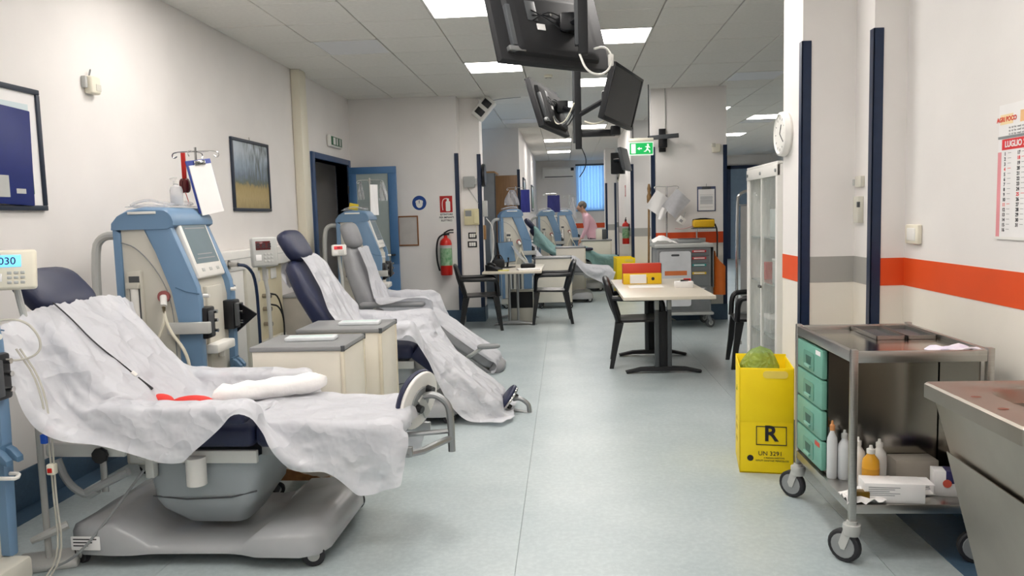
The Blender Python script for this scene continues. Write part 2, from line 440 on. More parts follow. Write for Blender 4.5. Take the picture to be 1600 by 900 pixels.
# navy corner guards
def guard(x, y, sx, sy, top=2.33, w=.045, t=.008):
    """L-shaped guard wrapped round a corner; sx, sy point out of the two wall faces."""
    _tn[0] += 1
    mb = MB()
    mb.box(min(x + sx * t, x - sx * w), max(x + sx * t, x - sx * w), min(y, y + sy * t), max(y, y + sy * t), .0, top, .002)
    mb.box(min(x, x + sx * t), max(x, x + sx * t), min(y + sy * t, y - sy * w), max(y + sy * t, y - sy * w), .0, top, .002)
    return struct('trim_%d' % _tn[0], mb, M_NAVY)
guard(1.34, 4.5, -1, -1, 2.37); guard(1.63, 4.25, -1, -1, 2.37)
guard(-1.40, 10.35, 1, -1, 2.30); guard(-1.13, 10.62, 1, -1, 2.30)
guard(1.16, 10.4, -1, -1, 2.30); guard(2.13, 10.4, 1, -1, 2.30)
guard(1.19, 13.9, -1, -1, 2.30); guard(1.19, 17.2, -1, 1, 2.2); guard(1.04, 19.6, -1, -1, 2.2); guard(1.30, 19.6, 1, -1, 2.2)
guard(-.81, 14.4, 1, -1, 2.30)

# suspended ceiling: tiles lie in a grid of 0.61 m
P_, X0_, Y0_ = .61, -1.02, 6.36
ceiling = tag(bpy.data.objects.new('ceiling', None), kind='structure'); COL.objects.link(ceiling)
MB().box(-5.2, XRR + .2, -3.2, YFAR + .3, CEIL + .03, CEIL + .1).build('ceiling_void', M_TBAR, ceiling, 0)
LIT = {(0, -1), (0, 3), (2, 1), (2, 5), (1, 8), (2, 13), (5, 10), (7, 17), (7, 21), (0, -5), (2, -3), (0, -9), (2, -7), (0, -13), (2, -11), (5, 15), (7, 12), (-2, -3), (-2, -8), (1, 17), (1, 22)}  # left column: the lit panel ahead is unseen, added to brighten the left wall
OFF = {(-2, 1), (0, 11), (5, 5), (7, 13), (1, 20)}
def tile_mesh():
    h = P_ / 2 - .004
    mb = MB(); mb.prism([(-h, -h), (h, -h), (h, h), (-h, h)], 'z', 0, .02, bev=.004, seg=1)
    return mb.build('ceiling_tile', M_TILE, ceiling, 0)
_t0 = tile_mesh(); _first = True
_rest = MB()
for j in range(-16, 29):
    for i in range(-3, 12):
        x, y = X0_ + P_ * (i + .5), Y0_ + P_ * (j + .5)
        if (i, j) in LIT or (i, j) in OFF: continue
        if y < 4.5 and x > XR + .3: continue
        if j < -3 or j > 12 or i > 8:
            h = P_ / 2 - .004; _rest.box(x - h, x + h, y - h, y + h, CEIL, CEIL + .02); continue
        o = _t0 if _first else _t0.copy()
        if not _first: COL.objects.link(o)
        _first = False; o.parent = ceiling; o.location = (x, y, CEIL + rnd.uniform(-.0015, .002))
_rest.build('ceiling_tiles_beyond', M_TILE, ceiling, 0)['kind'] = 'stuff'
def panel_light(i, j, lit):
    x, y = X0_ + P_ * (i + .5), Y0_ + P_ * (j + .5)
    pos = 'square %s ceiling light panel' % ('lit white' if lit else 'unlit')
    t = thing('ceiling_light', pos, 'ceiling light', (x, y, CEIL), group='lit ceiling panels' if lit else 'unlit ceiling panels')
    h = P_ / 2 - .003; f = MB()
    for a in ((-h, h, -h, -h + .015), (-h, h, h - .015, h), (-h, -h + .015, -h, h), (h - .015, h, -h, h)): f.box(*a, -.004, .025)
    f.build('frame', M_WHITE, t, 0)
    m = mat('lit_diffuser', '#ffffff', emit='#fff9f3', strength=LAMP, var=0) if lit else M_LAMPOFF
    MB().box(-h + .014, h - .014, -h + .014, h - .014, .0, .012).build('diffuser', m, t, 0)
    return t
for c in sorted(LIT): panel_light(*c, True)
for c in sorted(OFF): panel_light(*c, False)

# ------------------------------------------------------------------ cloth draping (position based, numpy)
def obox(c, R, h): return (np.array(c, float), np.array(R, float), np.array(h, float))
def drape(P, rest, boxes, steps=140, iters=10, r=.012, floor_z=.02, seed=1, slack=1.0, pins=None, bend=.06):
    """P (n,m,3) start positions of a sheet with flat pattern coordinates rest (n,m,2); it falls onto rounded boxes."""
    P = np.array(P, float); rng = np.random.default_rng(seed)
    P += rng.normal(0, .004, P.shape); Q = P.copy(); dt2 = 9.8 * (1 / 60.) ** 2 * .35
    pin = None if pins is None else [(a, b, P[a, b].copy()) for a, b in pins]
    groups = []
    def add(ia, ib, k):
        A, B = rest[ia], rest[ib]; n0, n1 = min(A.shape[0], B.shape[0]), min(A.shape[1], B.shape[1])
        L = np.sqrt(((A[:n0, :n1] - B[:n0, :n1]) ** 2).sum(-1, keepdims=True)) * slack
        groups.append((ia, ib, n0, n1, L, k))
    al = slice(None)
    for o in (0, 1):
        add(np.s_[o:-1:2, :], np.s_[o + 1::2, :], 1.); add(np.s_[:, o:-1:2], np.s_[:, o + 1::2], 1.)
    for o in (0, 1):
        add(np.s_[o:-1:2, :-1], np.s_[o + 1::2, 1:], .35); add(np.s_[o:-1:2, 1:], np.s_[o + 1::2, :-1], .35)
    ns = len(groups)
    for o in range(4):
        add(np.s_[o:-2:4, :], np.s_[o + 2::4, :], bend); add(np.s_[:, o:-2:4], np.s_[:, o + 2::4], bend)
    for s in range(steps):
        Vv = (P - Q) * .965; Q = P.copy(); P = P + Vv; P[..., 2] -= dt2
        for it in range(iters):
            for ia, ib, n0, n1, L, k in (groups if it % 2 == 0 else groups[:ns]):
                A, B = P[ia][:n0, :n1], P[ib][:n0, :n1]
                d = B - A; D = np.sqrt((d * d).sum(-1, keepdims=True)) + 1e-9
                c = d * ((D - L) / D * (.5 * k)); A += c; B -= c
            if it % 3 == 2 or it == iters - 1:
                F = P.reshape(-1, 3); Fq = Q.reshape(-1, 3)
                for c, R, h in boxes:
                    q = (F - c) @ R.T
                    near = (np.abs(q) < h + r).all(1)
                    if not near.any(): continue
                    qi = q[near]; cl = np.clip(qi, -h, h); df = qi - cl; L = np.sqrt((df * df).sum(1))
                    inside = L < 1e-9
                    pen = h + r - np.abs(qi); ax = pen.argmin(1)
                    out = qi.copy(); idx = np.nonzero(inside)[0]
                    out[idx, ax[idx]] = np.sign(qi[idx, ax[idx]] + 1e-12) * (h + r)[ax[idx]]
                    m = (~inside) & (L < r); out[m] = cl[m] + df[m] / L[m][:, None] * r
                    F[near] = out @ R + c
                    hit = inside | m; ii = np.nonzero(near)[0][hit]
                    Fq[ii] = Fq[ii] * .35 + F[ii] * .65
                P = F.reshape(P.shape); Q = Fq.reshape(P.shape)
                P[..., 2] = np.maximum(P[..., 2], floor_z)
            if pin:
                for a, b, p in pin: P[a, b] = p
    return P
def crumple(P, amp, seed, cell=.018):
    """Adds the sharp little folds of thin non-woven cloth along the normals."""
    du = np.gradient(P, axis=0); dv = np.gradient(P, axis=1); N = np.cross(du, dv); N /= np.sqrt((N * N).sum(-1, keepdims=True)) + 1e-9
    n, k, _ = P.shape; D = np.zeros((n, k))
    ridge = lambda x, y, z: 1 - 2.2 * abs(noise.noise((x, y, z)))
    for i in range(n):
        for j in range(k):
            u, v = i * cell, j * cell; w = .35 * noise.noise((u * 3, v * 3, seed))
            D[i, j] = .55 * ridge(u * 2.2 + w, v * 7.5 + 1.6 * w, seed + 5.) + .45 * ridge(u * 6 + v * 3.5, v * 4 - u * 4 + w, seed + 11.) + .25 * ridge(u * 13, v * 13, seed + 17.)
    e = np.minimum(np.arange(n), 6)[:, None] / 6.
    return P + N * np.sign(N[..., 2:3].mean()) * (np.maximum(D, -.55) * amp * e)[..., None]
def sheet_object(name, P, m, label, cat, group=None, keep=None, amp=.018):
    P = np.array(P); n, k, _ = P.shape
    P = crumple(P, amp, float(len(bpy.data.objects) % 97))
    me = bpy.data.meshes.new(name)
    idx = np.arange(n * k).reshape(n, k)
    f = np.stack([idx[:-1, :-1], idx[:-1, 1:], idx[1:, 1:], idx[1:, :-1]], -1)
    if keep is not None: f = f[np.array([[keep((i + .5) / (n - 1), (j + .5) / (k - 1)) for j in range(k - 1)] for i in range(n - 1)])]
    f = f.reshape(-1, 4); used = np.unique(f); mp = -np.ones(n * k, int); mp[used] = np.arange(len(used)); f = mp[f]
    F = P.reshape(-1, 3)[used]
    org = np.array([F[:, 0].mean(), F[:, 1].mean(), F[:, 2].min()])
    me.from_pydata([tuple(v) for v in (F - org)], [], [tuple(int(q) for q in r) for r in f]); me.update()
    me.materials.append(m); me.shade_smooth()
    o = bpy.data.objects.new(name, me); COL.objects.link(o); o.location = org
    sub = o.modifiers.new('smooth', 'SUBSURF'); sub.levels = 1; sub.render_levels = 1
    return tag(o, label, cat, group)

# ------------------------------------------------------------------ dialysis recliners
def caster(parent, x, y, r=.05, hz=None, w=.03, fork=M_LGREY, a=0., wheel=M_RUBBER, hub=M_LGREY, hr=.58):
    """Swivel caster: fork (part) with wheel and hub (sub-parts)."""
    hz = hz if hz else 2 * r + .03
    m = TR(x, y, 0) @ RZ(a)
    f = MB(); f.cyl((0, 0, hz - .02), (0, 0, hz), .022, n=12, m=m)
    for s in (-1, 1): f.prism([(-.02, hz - .02), (.02, hz - .02), (.045, r + .01), (.035, r - .012), (.018, r - .012)], 'y', s * (w / 2 + .004) - .003, s * (w / 2 + .004) + .003, m=m)
    f.box(-.022, .024, -w / 2 - .007, w / 2 + .007, hz - .026, hz - .014, .004, m=m)
    fo = f.build('caster', fork, parent)
    MB().lathe([(r * .55, -w / 2), (r * .9, -w / 2), (r, -w / 3), (r, w / 3), (r * .9, w / 2), (r * .55, w / 2)], 22, (.03, 0, r), 'y', m=m).build('wheel', wheel, fo)
    MB().lathe([(.001, -w / 2 - .002), (r * (hr - .08), -w / 2 - .002), (r * hr, -w / 2 + .004), (r * hr, w / 2 - .004), (r * (hr - .08), w / 2 + .002), (.001, w / 2 + .002)], 18, (.03, 0, r), 'y', m=m).build('hub', hub, fo)
    return fo
def seg_matrix(px, pz, ang):
    """Frame whose x runs along the pad at ang (degrees above +x) from (px, pz)."""
    return TR(px, 0, pz) @ RY(-math.radians(ang))
def recliner(label, loc, rz, back, leg, zs, pad, style, hb=-.28, hl=.24, bl=.78, ll=.60, hw=.27, arms=.70, disc=True, head_off=.0):
    """back/leg: angles of the pads; zs: top of the seat. Returns thing and world collision boxes."""
    t = thing('dialysis_recliner', label, 'recliner', loc, rz)
    Wm = TR(*loc) @ RZ(rz); boxes = []
    def coll(m, c, h):
        M = Wm @ m; Rm = np.array(M.to_3x3()).T; boxes.append(obox(M @ Vector(c), Rm, h))
    I = Matrix.Identity(4)
    # moulded base with raised lobes at its ends
    prof = [(-.60, .12, .24), (-.58, .165, .30), (-.50, .19, .355), (-.36, .19, .365), (-.28, .155, .36), (-.22, .105, .345), (-.17, .095, .34), (.13, .092, .33), (.19, .10, .34), (.26, .155, .365), (.45, .165, .365), (.52, .15, .33), (.55, .10, .25)]
    rings = []
    for x, zt, w in prof:
        z0 = .06; rr = .022; sec = []
        for (py, pz) in [(-w, z0), (-w, zt - rr), (-w + .011, zt - .011), (-w + rr, zt), (-w * .45, zt - .012 if abs(x) < .3 else zt - .004), (0, zt - .02 if abs(x) < .3 else zt), (w * .45, zt - .012 if abs(x) < .3 else zt - .004), (w - rr, zt), (w - .011, zt - .011), (w, zt - rr), (w, z0)]: sec.append((x, py, pz))
        rings.append(sec)
    MB().loft(rings).build('base', mat('recliner_base_grey', '#a0a2a4', rough=.25, var=.04, scale=6), t, 50)
    for cx, cy, a in ((-.52, -.31, 2.6), (.46, -.31, .3), (-.52, .31, 2.2), (.46, .31, .5)):
        caster(t, cx, cy, .048, .115, .03, M_LGREY, a)
    # lifting column housing, wider at the top
    cz = zs - .10
    rings = []
    for z, a, b, w in ((.12, -.16, .12, .13), (.20, -.24, .17, .19), (.24, -.26, .20, .205), (cz - .10, -.29, .23, .21), (cz - .06, -.29, .23, .21)):
        rings.append([(p[0], p[1], z) for p in rrect(a, b, -w, w, .05, 3)])
    col = MB().loft(rings).build('lift_column', mat('recliner_column_grey', '#9fa6aa', rough=.38, var=.03), t, 40)
    MB().tube([(-.262, -.20, .262), (-.10, -.212, .252), (.10, -.212, .262), (.21, -.195, .285)], .004, 6).build('column_seam', M_DGREY, col)
    # underframe rails and bracket
    for s in (-1, 1):
        fr = MB()
        fr.box(hb - .05, hl, s * .235 - .012, s * .235 + .012, cz - .075, cz - .02, .004)
        fr.box(hb + .02, hb + .06, s * .235 - .02, s * .235 + .02, cz - .14, cz - .03, .006)
        fr.build('side_rail', mat('rail_white', '#c9cac6', rough=.35, var=.03), t)
    c2 = MB().cyl((-.02, -.27, cz - .16), (-.02, -.27, cz - .04), .042, n=20); c2.build('rail_clamp', M_WHITE, t)
    st = MB(); st.lathe([(.001, 0), (.02, 0), (.02, .002), (.001, .002)], 16, (-.12, -.2495, cz - .05), 'y'); st.build('round_sticker', mat('sticker_mint', '#bcd8c4', rough=.5), t)
    # pads
    seatL = hl - hb
    MB().box(hb - .02, hl + .0, -hw, hw, zs - .105, zs, .035, 3).build('seat', pad, t, 50); coll(I, ((hb + hl) / 2, 0, zs - .05), (seatL / 2, hw, .05))
    mb_ = seg_matrix(hb, zs - .05, 180 - back)            # x along the backrest, z points to the rear after the flip
    mB = TR(hb, 0, zs - .06) @ RY(-math.radians(back)) @ Matrix.Scale(1, 4)
    # local frame of the back: u = towards head, n = sitting side normal
    cu, su = math.cos(math.radians(back)), math.sin(math.radians(back))
    U = Vector((-cu, 0, su)); Nn = Vector((su, 0, cu))
    MBk = Matrix(((U.x, 0, Nn.x, hb), (0, -1 if False else 1, 0, 0), (U.z, 0, Nn.z, zs - .06), (0, 0, 0, 1)))
    bk = MB()
    rings = []
    for u, w, n0, n1 in ((.0, hw * .92, -.04, .045), (.03, hw, -.05, .06), (.25, hw * 1.12, -.05, .075), (.5, hw * 1.12, -.05, .06), (bl - .16, hw * .98, -.05, .06), (bl - .04, hw * .80, -.045, .055), (bl, hw * .62, -.03, .04)):
        rings.append([(u, p[0], p[1]) for p in rrect(-w, w, n0, n1, .038, 4)])
    bk.loft(rings, m=MBk).build('backrest', pad, t, 50); coll(MBk, (bl / 2, 0, .015), (bl / 2, hw * 1.1, .065))
    # head rest on its own
    hr = .19
    hdo = MB().pillow((bl + .10 + head_off, 0, .055), (.125, hr * 1.08, .052), .55, m=MBk).build('headrest', pad, t, 70)
    MB().tube([MBk @ Vector((bl - .08, 0, -.02)), MBk @ Vector((bl + .06, 0, .03))], .012, 8).build('headrest_stem', M_STEEL, hdo)
    coll(MBk, (bl + .09 + head_off, 0, .05), (.11, hr, .03))
    # leg rest
    ca, sa = math.cos(math.radians(leg)), math.sin(math.radians(leg))
    U2 = Vector((ca, 0, -sa)); N2 = Vector((sa, 0, ca))
    ML = Matrix(((U2.x, 0, N2.x, hl + .01), (0, 1, 0, 0), (U2.z, 0, N2.z, zs - .05), (0, 0, 0, 1)))
    lp = MB(); rings = []
    for u, w, n0, n1 in ((.0, hw * .95, -.05, .05), (.02, hw, -.055, .052), (ll * .5, hw * .98, -.055, .05), (ll - .08, hw * .92, -.055, .045), (ll - .015, hw * .78, -.045, .035), (ll, hw * .66, -.03, .02)):
        rings.append([(u, p[0], p[1]) for p in rrect(-w, w, n0, n1, .035, 4)])
    lp.loft(rings, m=ML).build('leg_rest', pad, t, 50); coll(ML, (ll / 2, 0, 0), (ll / 2, hw * .95, .045))
    lf = MB()
    for s in (-1, 1): lf.box(.0, ll + .06, s * .20 - .012, s * .20 + .012, -.10, -.056, .004, m=ML)
    lf.box(.12, .16, -.2, .2, -.098, -.06, .003, m=ML); lf.build('leg_rest_frame', M_ALU, t)
    MB().prism(rrect(.16, .30, -.14, -.06, .03, 3), 'y', -.228, -.212, m=ML).build('hinge_plate', M_LGREY, t)
    # arm rests on curved posts
    if arms:
        for s in (-1, 1):
            az = arms; ax0, ax1 = hb - .06, hl + .02
            ar = MB().box(ax0, ax1, s * (hw + .085) - .045, s * (hw + .085) + .045, az - .05, az, .024, 3).build('armrest', pad, t, 50)
            MB().tube([(hb + .05, s * (hw + .03), zs - .13), (hb + .05, s * (hw + .085), zs - .10), (hb + .08, s * (hw + .085), az - .04)], .014, 8, smooth=2).build('arm_post', M_LGREY, ar)
            coll(I, ((ax0 + ax1) / 2, s * (hw + .085), az - .095), ((ax1 - ax0) / 2 + .015, .055, .11))
    return t, boxes, dict(MBk=MBk, ML=ML, W=Wm, ll=ll, bl=bl, hb=hb, hl=hl, zs=zs, hw=hw)
def foot_disc(t, K, u=.06, up=.07, tilt=0., r=.135, yo=0., yaw=0., m_face=M_WHITE):
    """Round foot plate with a vinyl cushion, carried by a bent tube from the leg frame."""
    ML, ll = K['ML'], K['ll']
    base = ML @ Vector((ll + u, yo, up))
    m = TR(*base) @ RZ(yaw) @ RY(math.radians(tilt))
    d = MB().lathe([(.001, .0), (r * .97, .0), (r, .006), (r, .014), (r * .97, .018), (.001, .018)], 32, (0, 0, 0), 'x', m=m).build('foot_plate', m_face, t)
    MB().lathe([(.001, -.03), (r * .85, -.03), (r * .98, -.024), (r * 1.04, -.012), (r * 1.02, .0), (.001, .0)], 32, (0, 0, 0), 'x', m=m).build('foot_cushion', M_NAVYV, d)
    MB().lathe([(.001, .018), (r * .5, .018), (r * .48, .024), (.001, .024)], 24, (0, 0, 0), 'x', m=m).build('hub_plate', M_GREY, d)
    b = MB(); b.box(.022, .034, -.022, .022, -.11, .03, .004, m=m @ RX(.7)); b.build('clamp_bar', M_LGREY, d)
    for yy, zz in ((-.03, -.025), (.035, .055)):
        MB().cyl(m @ Vector((.02, yy, zz)), m @ Vector((.055, yy, zz)), .018, n=10).build('knob', M_BLACK, d)
    a = m @ Vector((.035, .0, .03)); e = ML @ Vector((ll + .06, yo, -.10))
    x1 = max(a.x, e.x) + .09
    tb = MB().tube([a, (a.x + .05, a.y - .01, a.z + .012), (x1 + .02, a.y - .01, a.z - .03), (x1 + .03, a.y - .01, (a.z + e.z) / 2), (x1 + .03, a.y - .01, e.z - .06)], .017, 10, smooth=3).build('foot_tube', M_ALU, t)
    lk = MB().tube([ML @ Vector((ll - .05, -.2, -.085)), ML @ Vector((ll + .07, -.2, -.09)), (x1, a.y - .05, e.z - .0), (x1 + .03, a.y - .01, e.z + .0)], .016, 8, smooth=1).build('foot_linkage', M_ALU, t)
    MB().tube([(x1 + .02, a.y - .01, e.z + .035), ML @ Vector((ll - .05, .05, -.08))], .012, 8).build('foot_brace', M_ALU, t)
    return d
def chair_path(K, lift=.03, s0=.72, over=.10, ext=.05):
    """Polyline over the sitting side, from the head end to past the foot end (local frame)."""
    a = [K['MBk'] @ Vector((u, 0, .06 + lift)) for u in np.linspace(K['bl'] * s0 + over, .08, 14)]
    b = [Vector((x, 0, K['zs'] + lift)) for x in np.linspace(K['hb'] + .06, K['hl'] - .02, 8)]
    c = [K['ML'] @ Vector((u, 0, .05 + lift)) for u in np.linspace(.02, K['ll'] + ext, 12)]
    return a + b + c
def resample(P, n):
    P = np.array([tuple(p) for p in P]); d = np.r_[0, np.cumsum(np.sqrt(((P[1:] - P[:-1]) ** 2).sum(1)))]
    s = np.linspace(0, d[-1], n); return np.stack([np.interp(s, d, P[:, k]) for k in range(3)], 1), d[-1] / (n - 1)
def cover(K, boxes, n, mcols, lo, hi, seed, steps=150, s0=.86, over=.0, ext=.05, lift=.035, arms=0., slack=1.02, bend=.06, top=0., tuck=False):
    """Sheet laid over the chair between the hems lo(s) and hi(s); its head edge stays tucked over the back."""
    path = chair_path(K, lift, s0, over, ext)
    path = [Vector((p.x, 0, max(p.z, arms + .03) if p.x < K['hl'] + .04 else p.z)) for p in path]
    if tuck: path = [K['MBk'] @ Vector((K['bl'] + u, 0, v)) for u, v in ((-.16, -.085), (-.02, -.085), (.02, -.05), (.03, .02), (.02, .07))] + [p for p in path]
    C, du = resample(path, n)
    P = np.zeros((n, mcols, 3)); rest = np.zeros((n, mcols, 2)); rng = np.random.default_rng(seed); ph = rng.uniform(0, 6.28, 6)
    for i in range(n):
        ys = np.linspace(lo(i / (n - 1)), hi(i / (n - 1)), mcols)
        P[i, :, 0] = C[i, 0]; P[i, :, 1] = ys; P[i, :, 2] = C[i, 2]; rest[i, :, 0] = i * du; rest[i, :, 1] = ys
        for q in range(6): P[i, :, 2] += (.002 if i < 3 else .010) * np.sin(ys * (9 + 7 * q) + ph[q] + i * (.05 + .11 * q))
    if top: P[0, :, 2] -= np.maximum(0, np.abs(P[0, :, 1]) - K['hw']) * top
    else:                                            # the tucked edge folds down over both sides of the back
        e = K['hw'] * 1.14; ex = np.maximum(0, np.abs(P[0, :, 1]) - e)
        P[0, :, 1] = np.clip(P[0, :, 1], -e, e); P[0, :, 2] -= ex
    Wm = np.array(K['W']); Wp = P @ Wm[:3, :3].T + Wm[:3, 3]
    return drape(Wp, rest, boxes, steps=steps, seed=seed, slack=slack, pins=[(0, j) for j in range(mcols)], bend=bend)

# near recliner, raised and laid almost flat
rec1, bx1, K1 = recliner('raised navy recliner with red grips, round foot plate and grey moulded base', (-1.57, 3.40, 0), math.radians(-1), 47, 1, .60, M_NAVYV, 'navy', arms=.68, bl=.70)
foot_disc(rec1, K1, .02, .075, 14, .14, .10, math.radians(-22))
def lo1(s): return (-.60 + .03 * math.sin(s * 23)) if s < .5 else -.60 + (s - .5) * 1.4 * min(1, max(0, (.62 - s) / .0001)) if s < .62 else -.41 + .03 * math.sin(s * 31) - .10 * max(0, 1 - abs(s - .90) / .08)
sh1 = cover(K1, bx1, 84, 76, lo1, lambda s: .47 + .03 * math.sin(s * 17), 3, s0=1.0, ext=.02, arms=.68, top=.3, slack=1.035)
sheet_object('paper_sheet', sh1, M_SHEET, 'white disposable sheet draped over the recliner with the red grips', 'sheet')
# lever handle, star knob and clamp by the head end of the near side
lv = MB().box(-.66, -.30, -.325, -.30, .475, .535, .012, m=TR(0, 0, 0)).build('lever_bar', MATS['rail_white'], rec1)
MB().lathe([(.001, 0), (.034, 0), (.036, .012), (.03, .024), (.001, .026)], 9, (-.40, -.352, .49), 'y').build('star_knob', M_BLACK, lv)
MB().tube([(-.60, -.33, .47), (-.56, -.34, .37), (-.47, -.345, .31), (-.42, -.345, .34)], .016, 8, smooth=2).build('curved_handle', M_GREY, rec1)
MB().tube([(-.47, -.345, .33), (-.28, -.34, .42)], .017, 8).build('cross_link', M_GREY, rec1)
MB().box(-.405, -.375, -.345, -.335, .33, .47, .004).build('link_strap', M_ALU, rec1)
MB().box(-.23, -.19, -.262, -.246, .45, .53, .012).build('rail_latch', M_BLACK, rec1)
MB().tube([(-.26, -.26, .40), (-.40, -.34, .20), (-.50, -.40, .07), (-.62, -.42, .02)], .006, 6, smooth=2).build('power_cord', M_GREY, rec1)
MB().prism(rrect(-.545, -.415, .085, .145, .004, 2), 'y', -.3665, -.3655).build('rating_label', M_PAPER, rec1)
for k in range(3): MB().box(-.535, -.43 - .02 * k, -.3672, -.3664, .13 - .014 * k, .135 - .014 * k).build('label_print', M_INK, rec1)
MB().tube([(-.60, -.30, .17), (-.64, -.33, .155), (-.72, -.37, .125)], [.02, .014], 8).build('brake_pedal', M_LGREY, rec1)
# red foam grips and a rolled pad lying in the lap
for x0, y0, L, a in ((-.265, -.08, .14, -.25), (-.10, -.12, .19, .22)):
    g = MB().ball((0, 0, 0), (L / 2, .038, .034), 18, 10)
    g = g.build('foam_grip', mat('red_foam', '#d8342c', rough=.55, var=.05), None, 60); g.location = (-1.57 + x0, 3.40 + y0, .66); g.rotation_euler = (0, 0, a)
    tag(g, 'red foam hand grip on the draped recliner, %s' % ('half tucked under the sheet' if L < .16 else 'touching the rolled white pad'), 'hand grip')
rp = MB(); rings = []
for i in range(15):
    u = i / 14; r = .048 * (1 - .35 * abs(u - .55) ** 1.5) * (.55 if i in (0, 14) else 1)
    rings.append([(-.06 + .46 * u, .02 + .20 * u + (r * 1.3 + .016 * noise.noise((u * 9, a * 2, 1))) * math.cos(a), .66 + .02 * u + (r + .016 * noise.noise((u * 9, a * 2, 5))) * math.sin(a)) for a in (2 * PI * k / 20 for k in range(20))])
rp.loft(rings); o = rp.build('rolled_pad', mat('cotton_white', '#f3f1ef', rough=.8, var=.02, bump=.3, bscale=30), None, 60); o.location = (-1.57, 3.40, 0)
tag(o, 'rolled white absorbent pad lying on the draped near recliner', 'rolled pad')
# headset cable hanging down the back
def on_back(u, y, n=.108): return K1['W'] @ (K1['MBk'] @ Vector((u, y, n)))
cb = thing('audio_cable', 'thin black cable hanging down the draped navy recliner back', 'cable')
MB().tube([on_back(.70, -.17), on_back(.60, -.155), on_back(.45, -.16), on_back(.30, -.12), on_back(.24, -.11)], .0035, 6, smooth=2).build('cord', M_BLACK, cb)
MB().tube([on_back(.255, -.113), on_back(.23, -.107)], .011, 8).build('cable_clip', M_WHITE, cb)
MB().tube([on_back(.22, -.105), on_back(.14, -.09)], [.004, .008, .008, .005], 8).build('plug', M_BLACK, cb)

# middle recliner, navy, sitting up with the legs lowered
rec2, bx2, K2 = recliner('navy recliner between two scale displays, upright back and lowered leg rest', (-1.33, 5.62, 0), 0, 60, 38, .56, M_NAVYV, 'navy', arms=.70, ll=.70, bl=.76)
foot_disc(rec2, K2, .05, .06, 38, .12, .0, math.radians(4), m_face=M_CHROME)
sh2 = cover(K2, bx2[:2] + bx2[3:], 72, 58, lambda s: (-.20 - .36 * min(1, max(0, (s - .26) / .16)) + (.12 * min(1, max(0, (s - .60) / .08)))) + .02 * math.sin(s * 20), lambda s: .54 - .12 * min(1, max(0, (s - .6) / .1)), 11, s0=.97, ext=.03, arms=.70, slack=1.03, steps=130, tuck=True)
sheet_object('paper_sheet', sh2, M_SHEET, 'white disposable sheet over the upright navy recliner, its blue edge left bare', 'sheet')
# far recliner, grey
rec3, bx3, K3 = recliner('grey upholstered recliner by the open blue door, wide arms and padded leg rest', (-1.54, 7.28, 0), 0, 72, 36, .55, M_GREYV, 'grey', arms=.70, ll=.74, bl=.74)
pd = MB().pillow((0, 0, 0), (.105, .05, .022), .6, m=K3['ML'] @ TR(.60, -.36, .16) @ RY(-.65)).build('foot_paddle', M_GREY, rec3)
MB().tube([K3['ML'] @ Vector((.56, -.36, .12)), K3['ML'] @ Vector((.52, -.33, .0)), K3['ML'] @ Vector((.50, -.22, -.06))], .018, 8, smooth=1).build('paddle_arm', M_LGREY, pd)
MB().pillow((.78, 0, -.02), (.07, .22, .07), .6, m=K3['ML']).build('foot_cushion', M_GREYV, rec3)
sh3 = cover(K3, bx3, 66, 56, lambda s: -.08 - .46 * min(1, max(0, (s - .14) / .16)) + .26 * min(1, max(0, (s - .55) / .08)), lambda s: .50 - .18 * min(1, max(0, (s - .55) / .1)), 5, s0=.96, ext=-.02, arms=.70, slack=1.03, steps=130)
sheet_object('paper_sheet', sh3, M_SHEET, 'white disposable sheet over the grey recliner by the blue door', 'sheet')

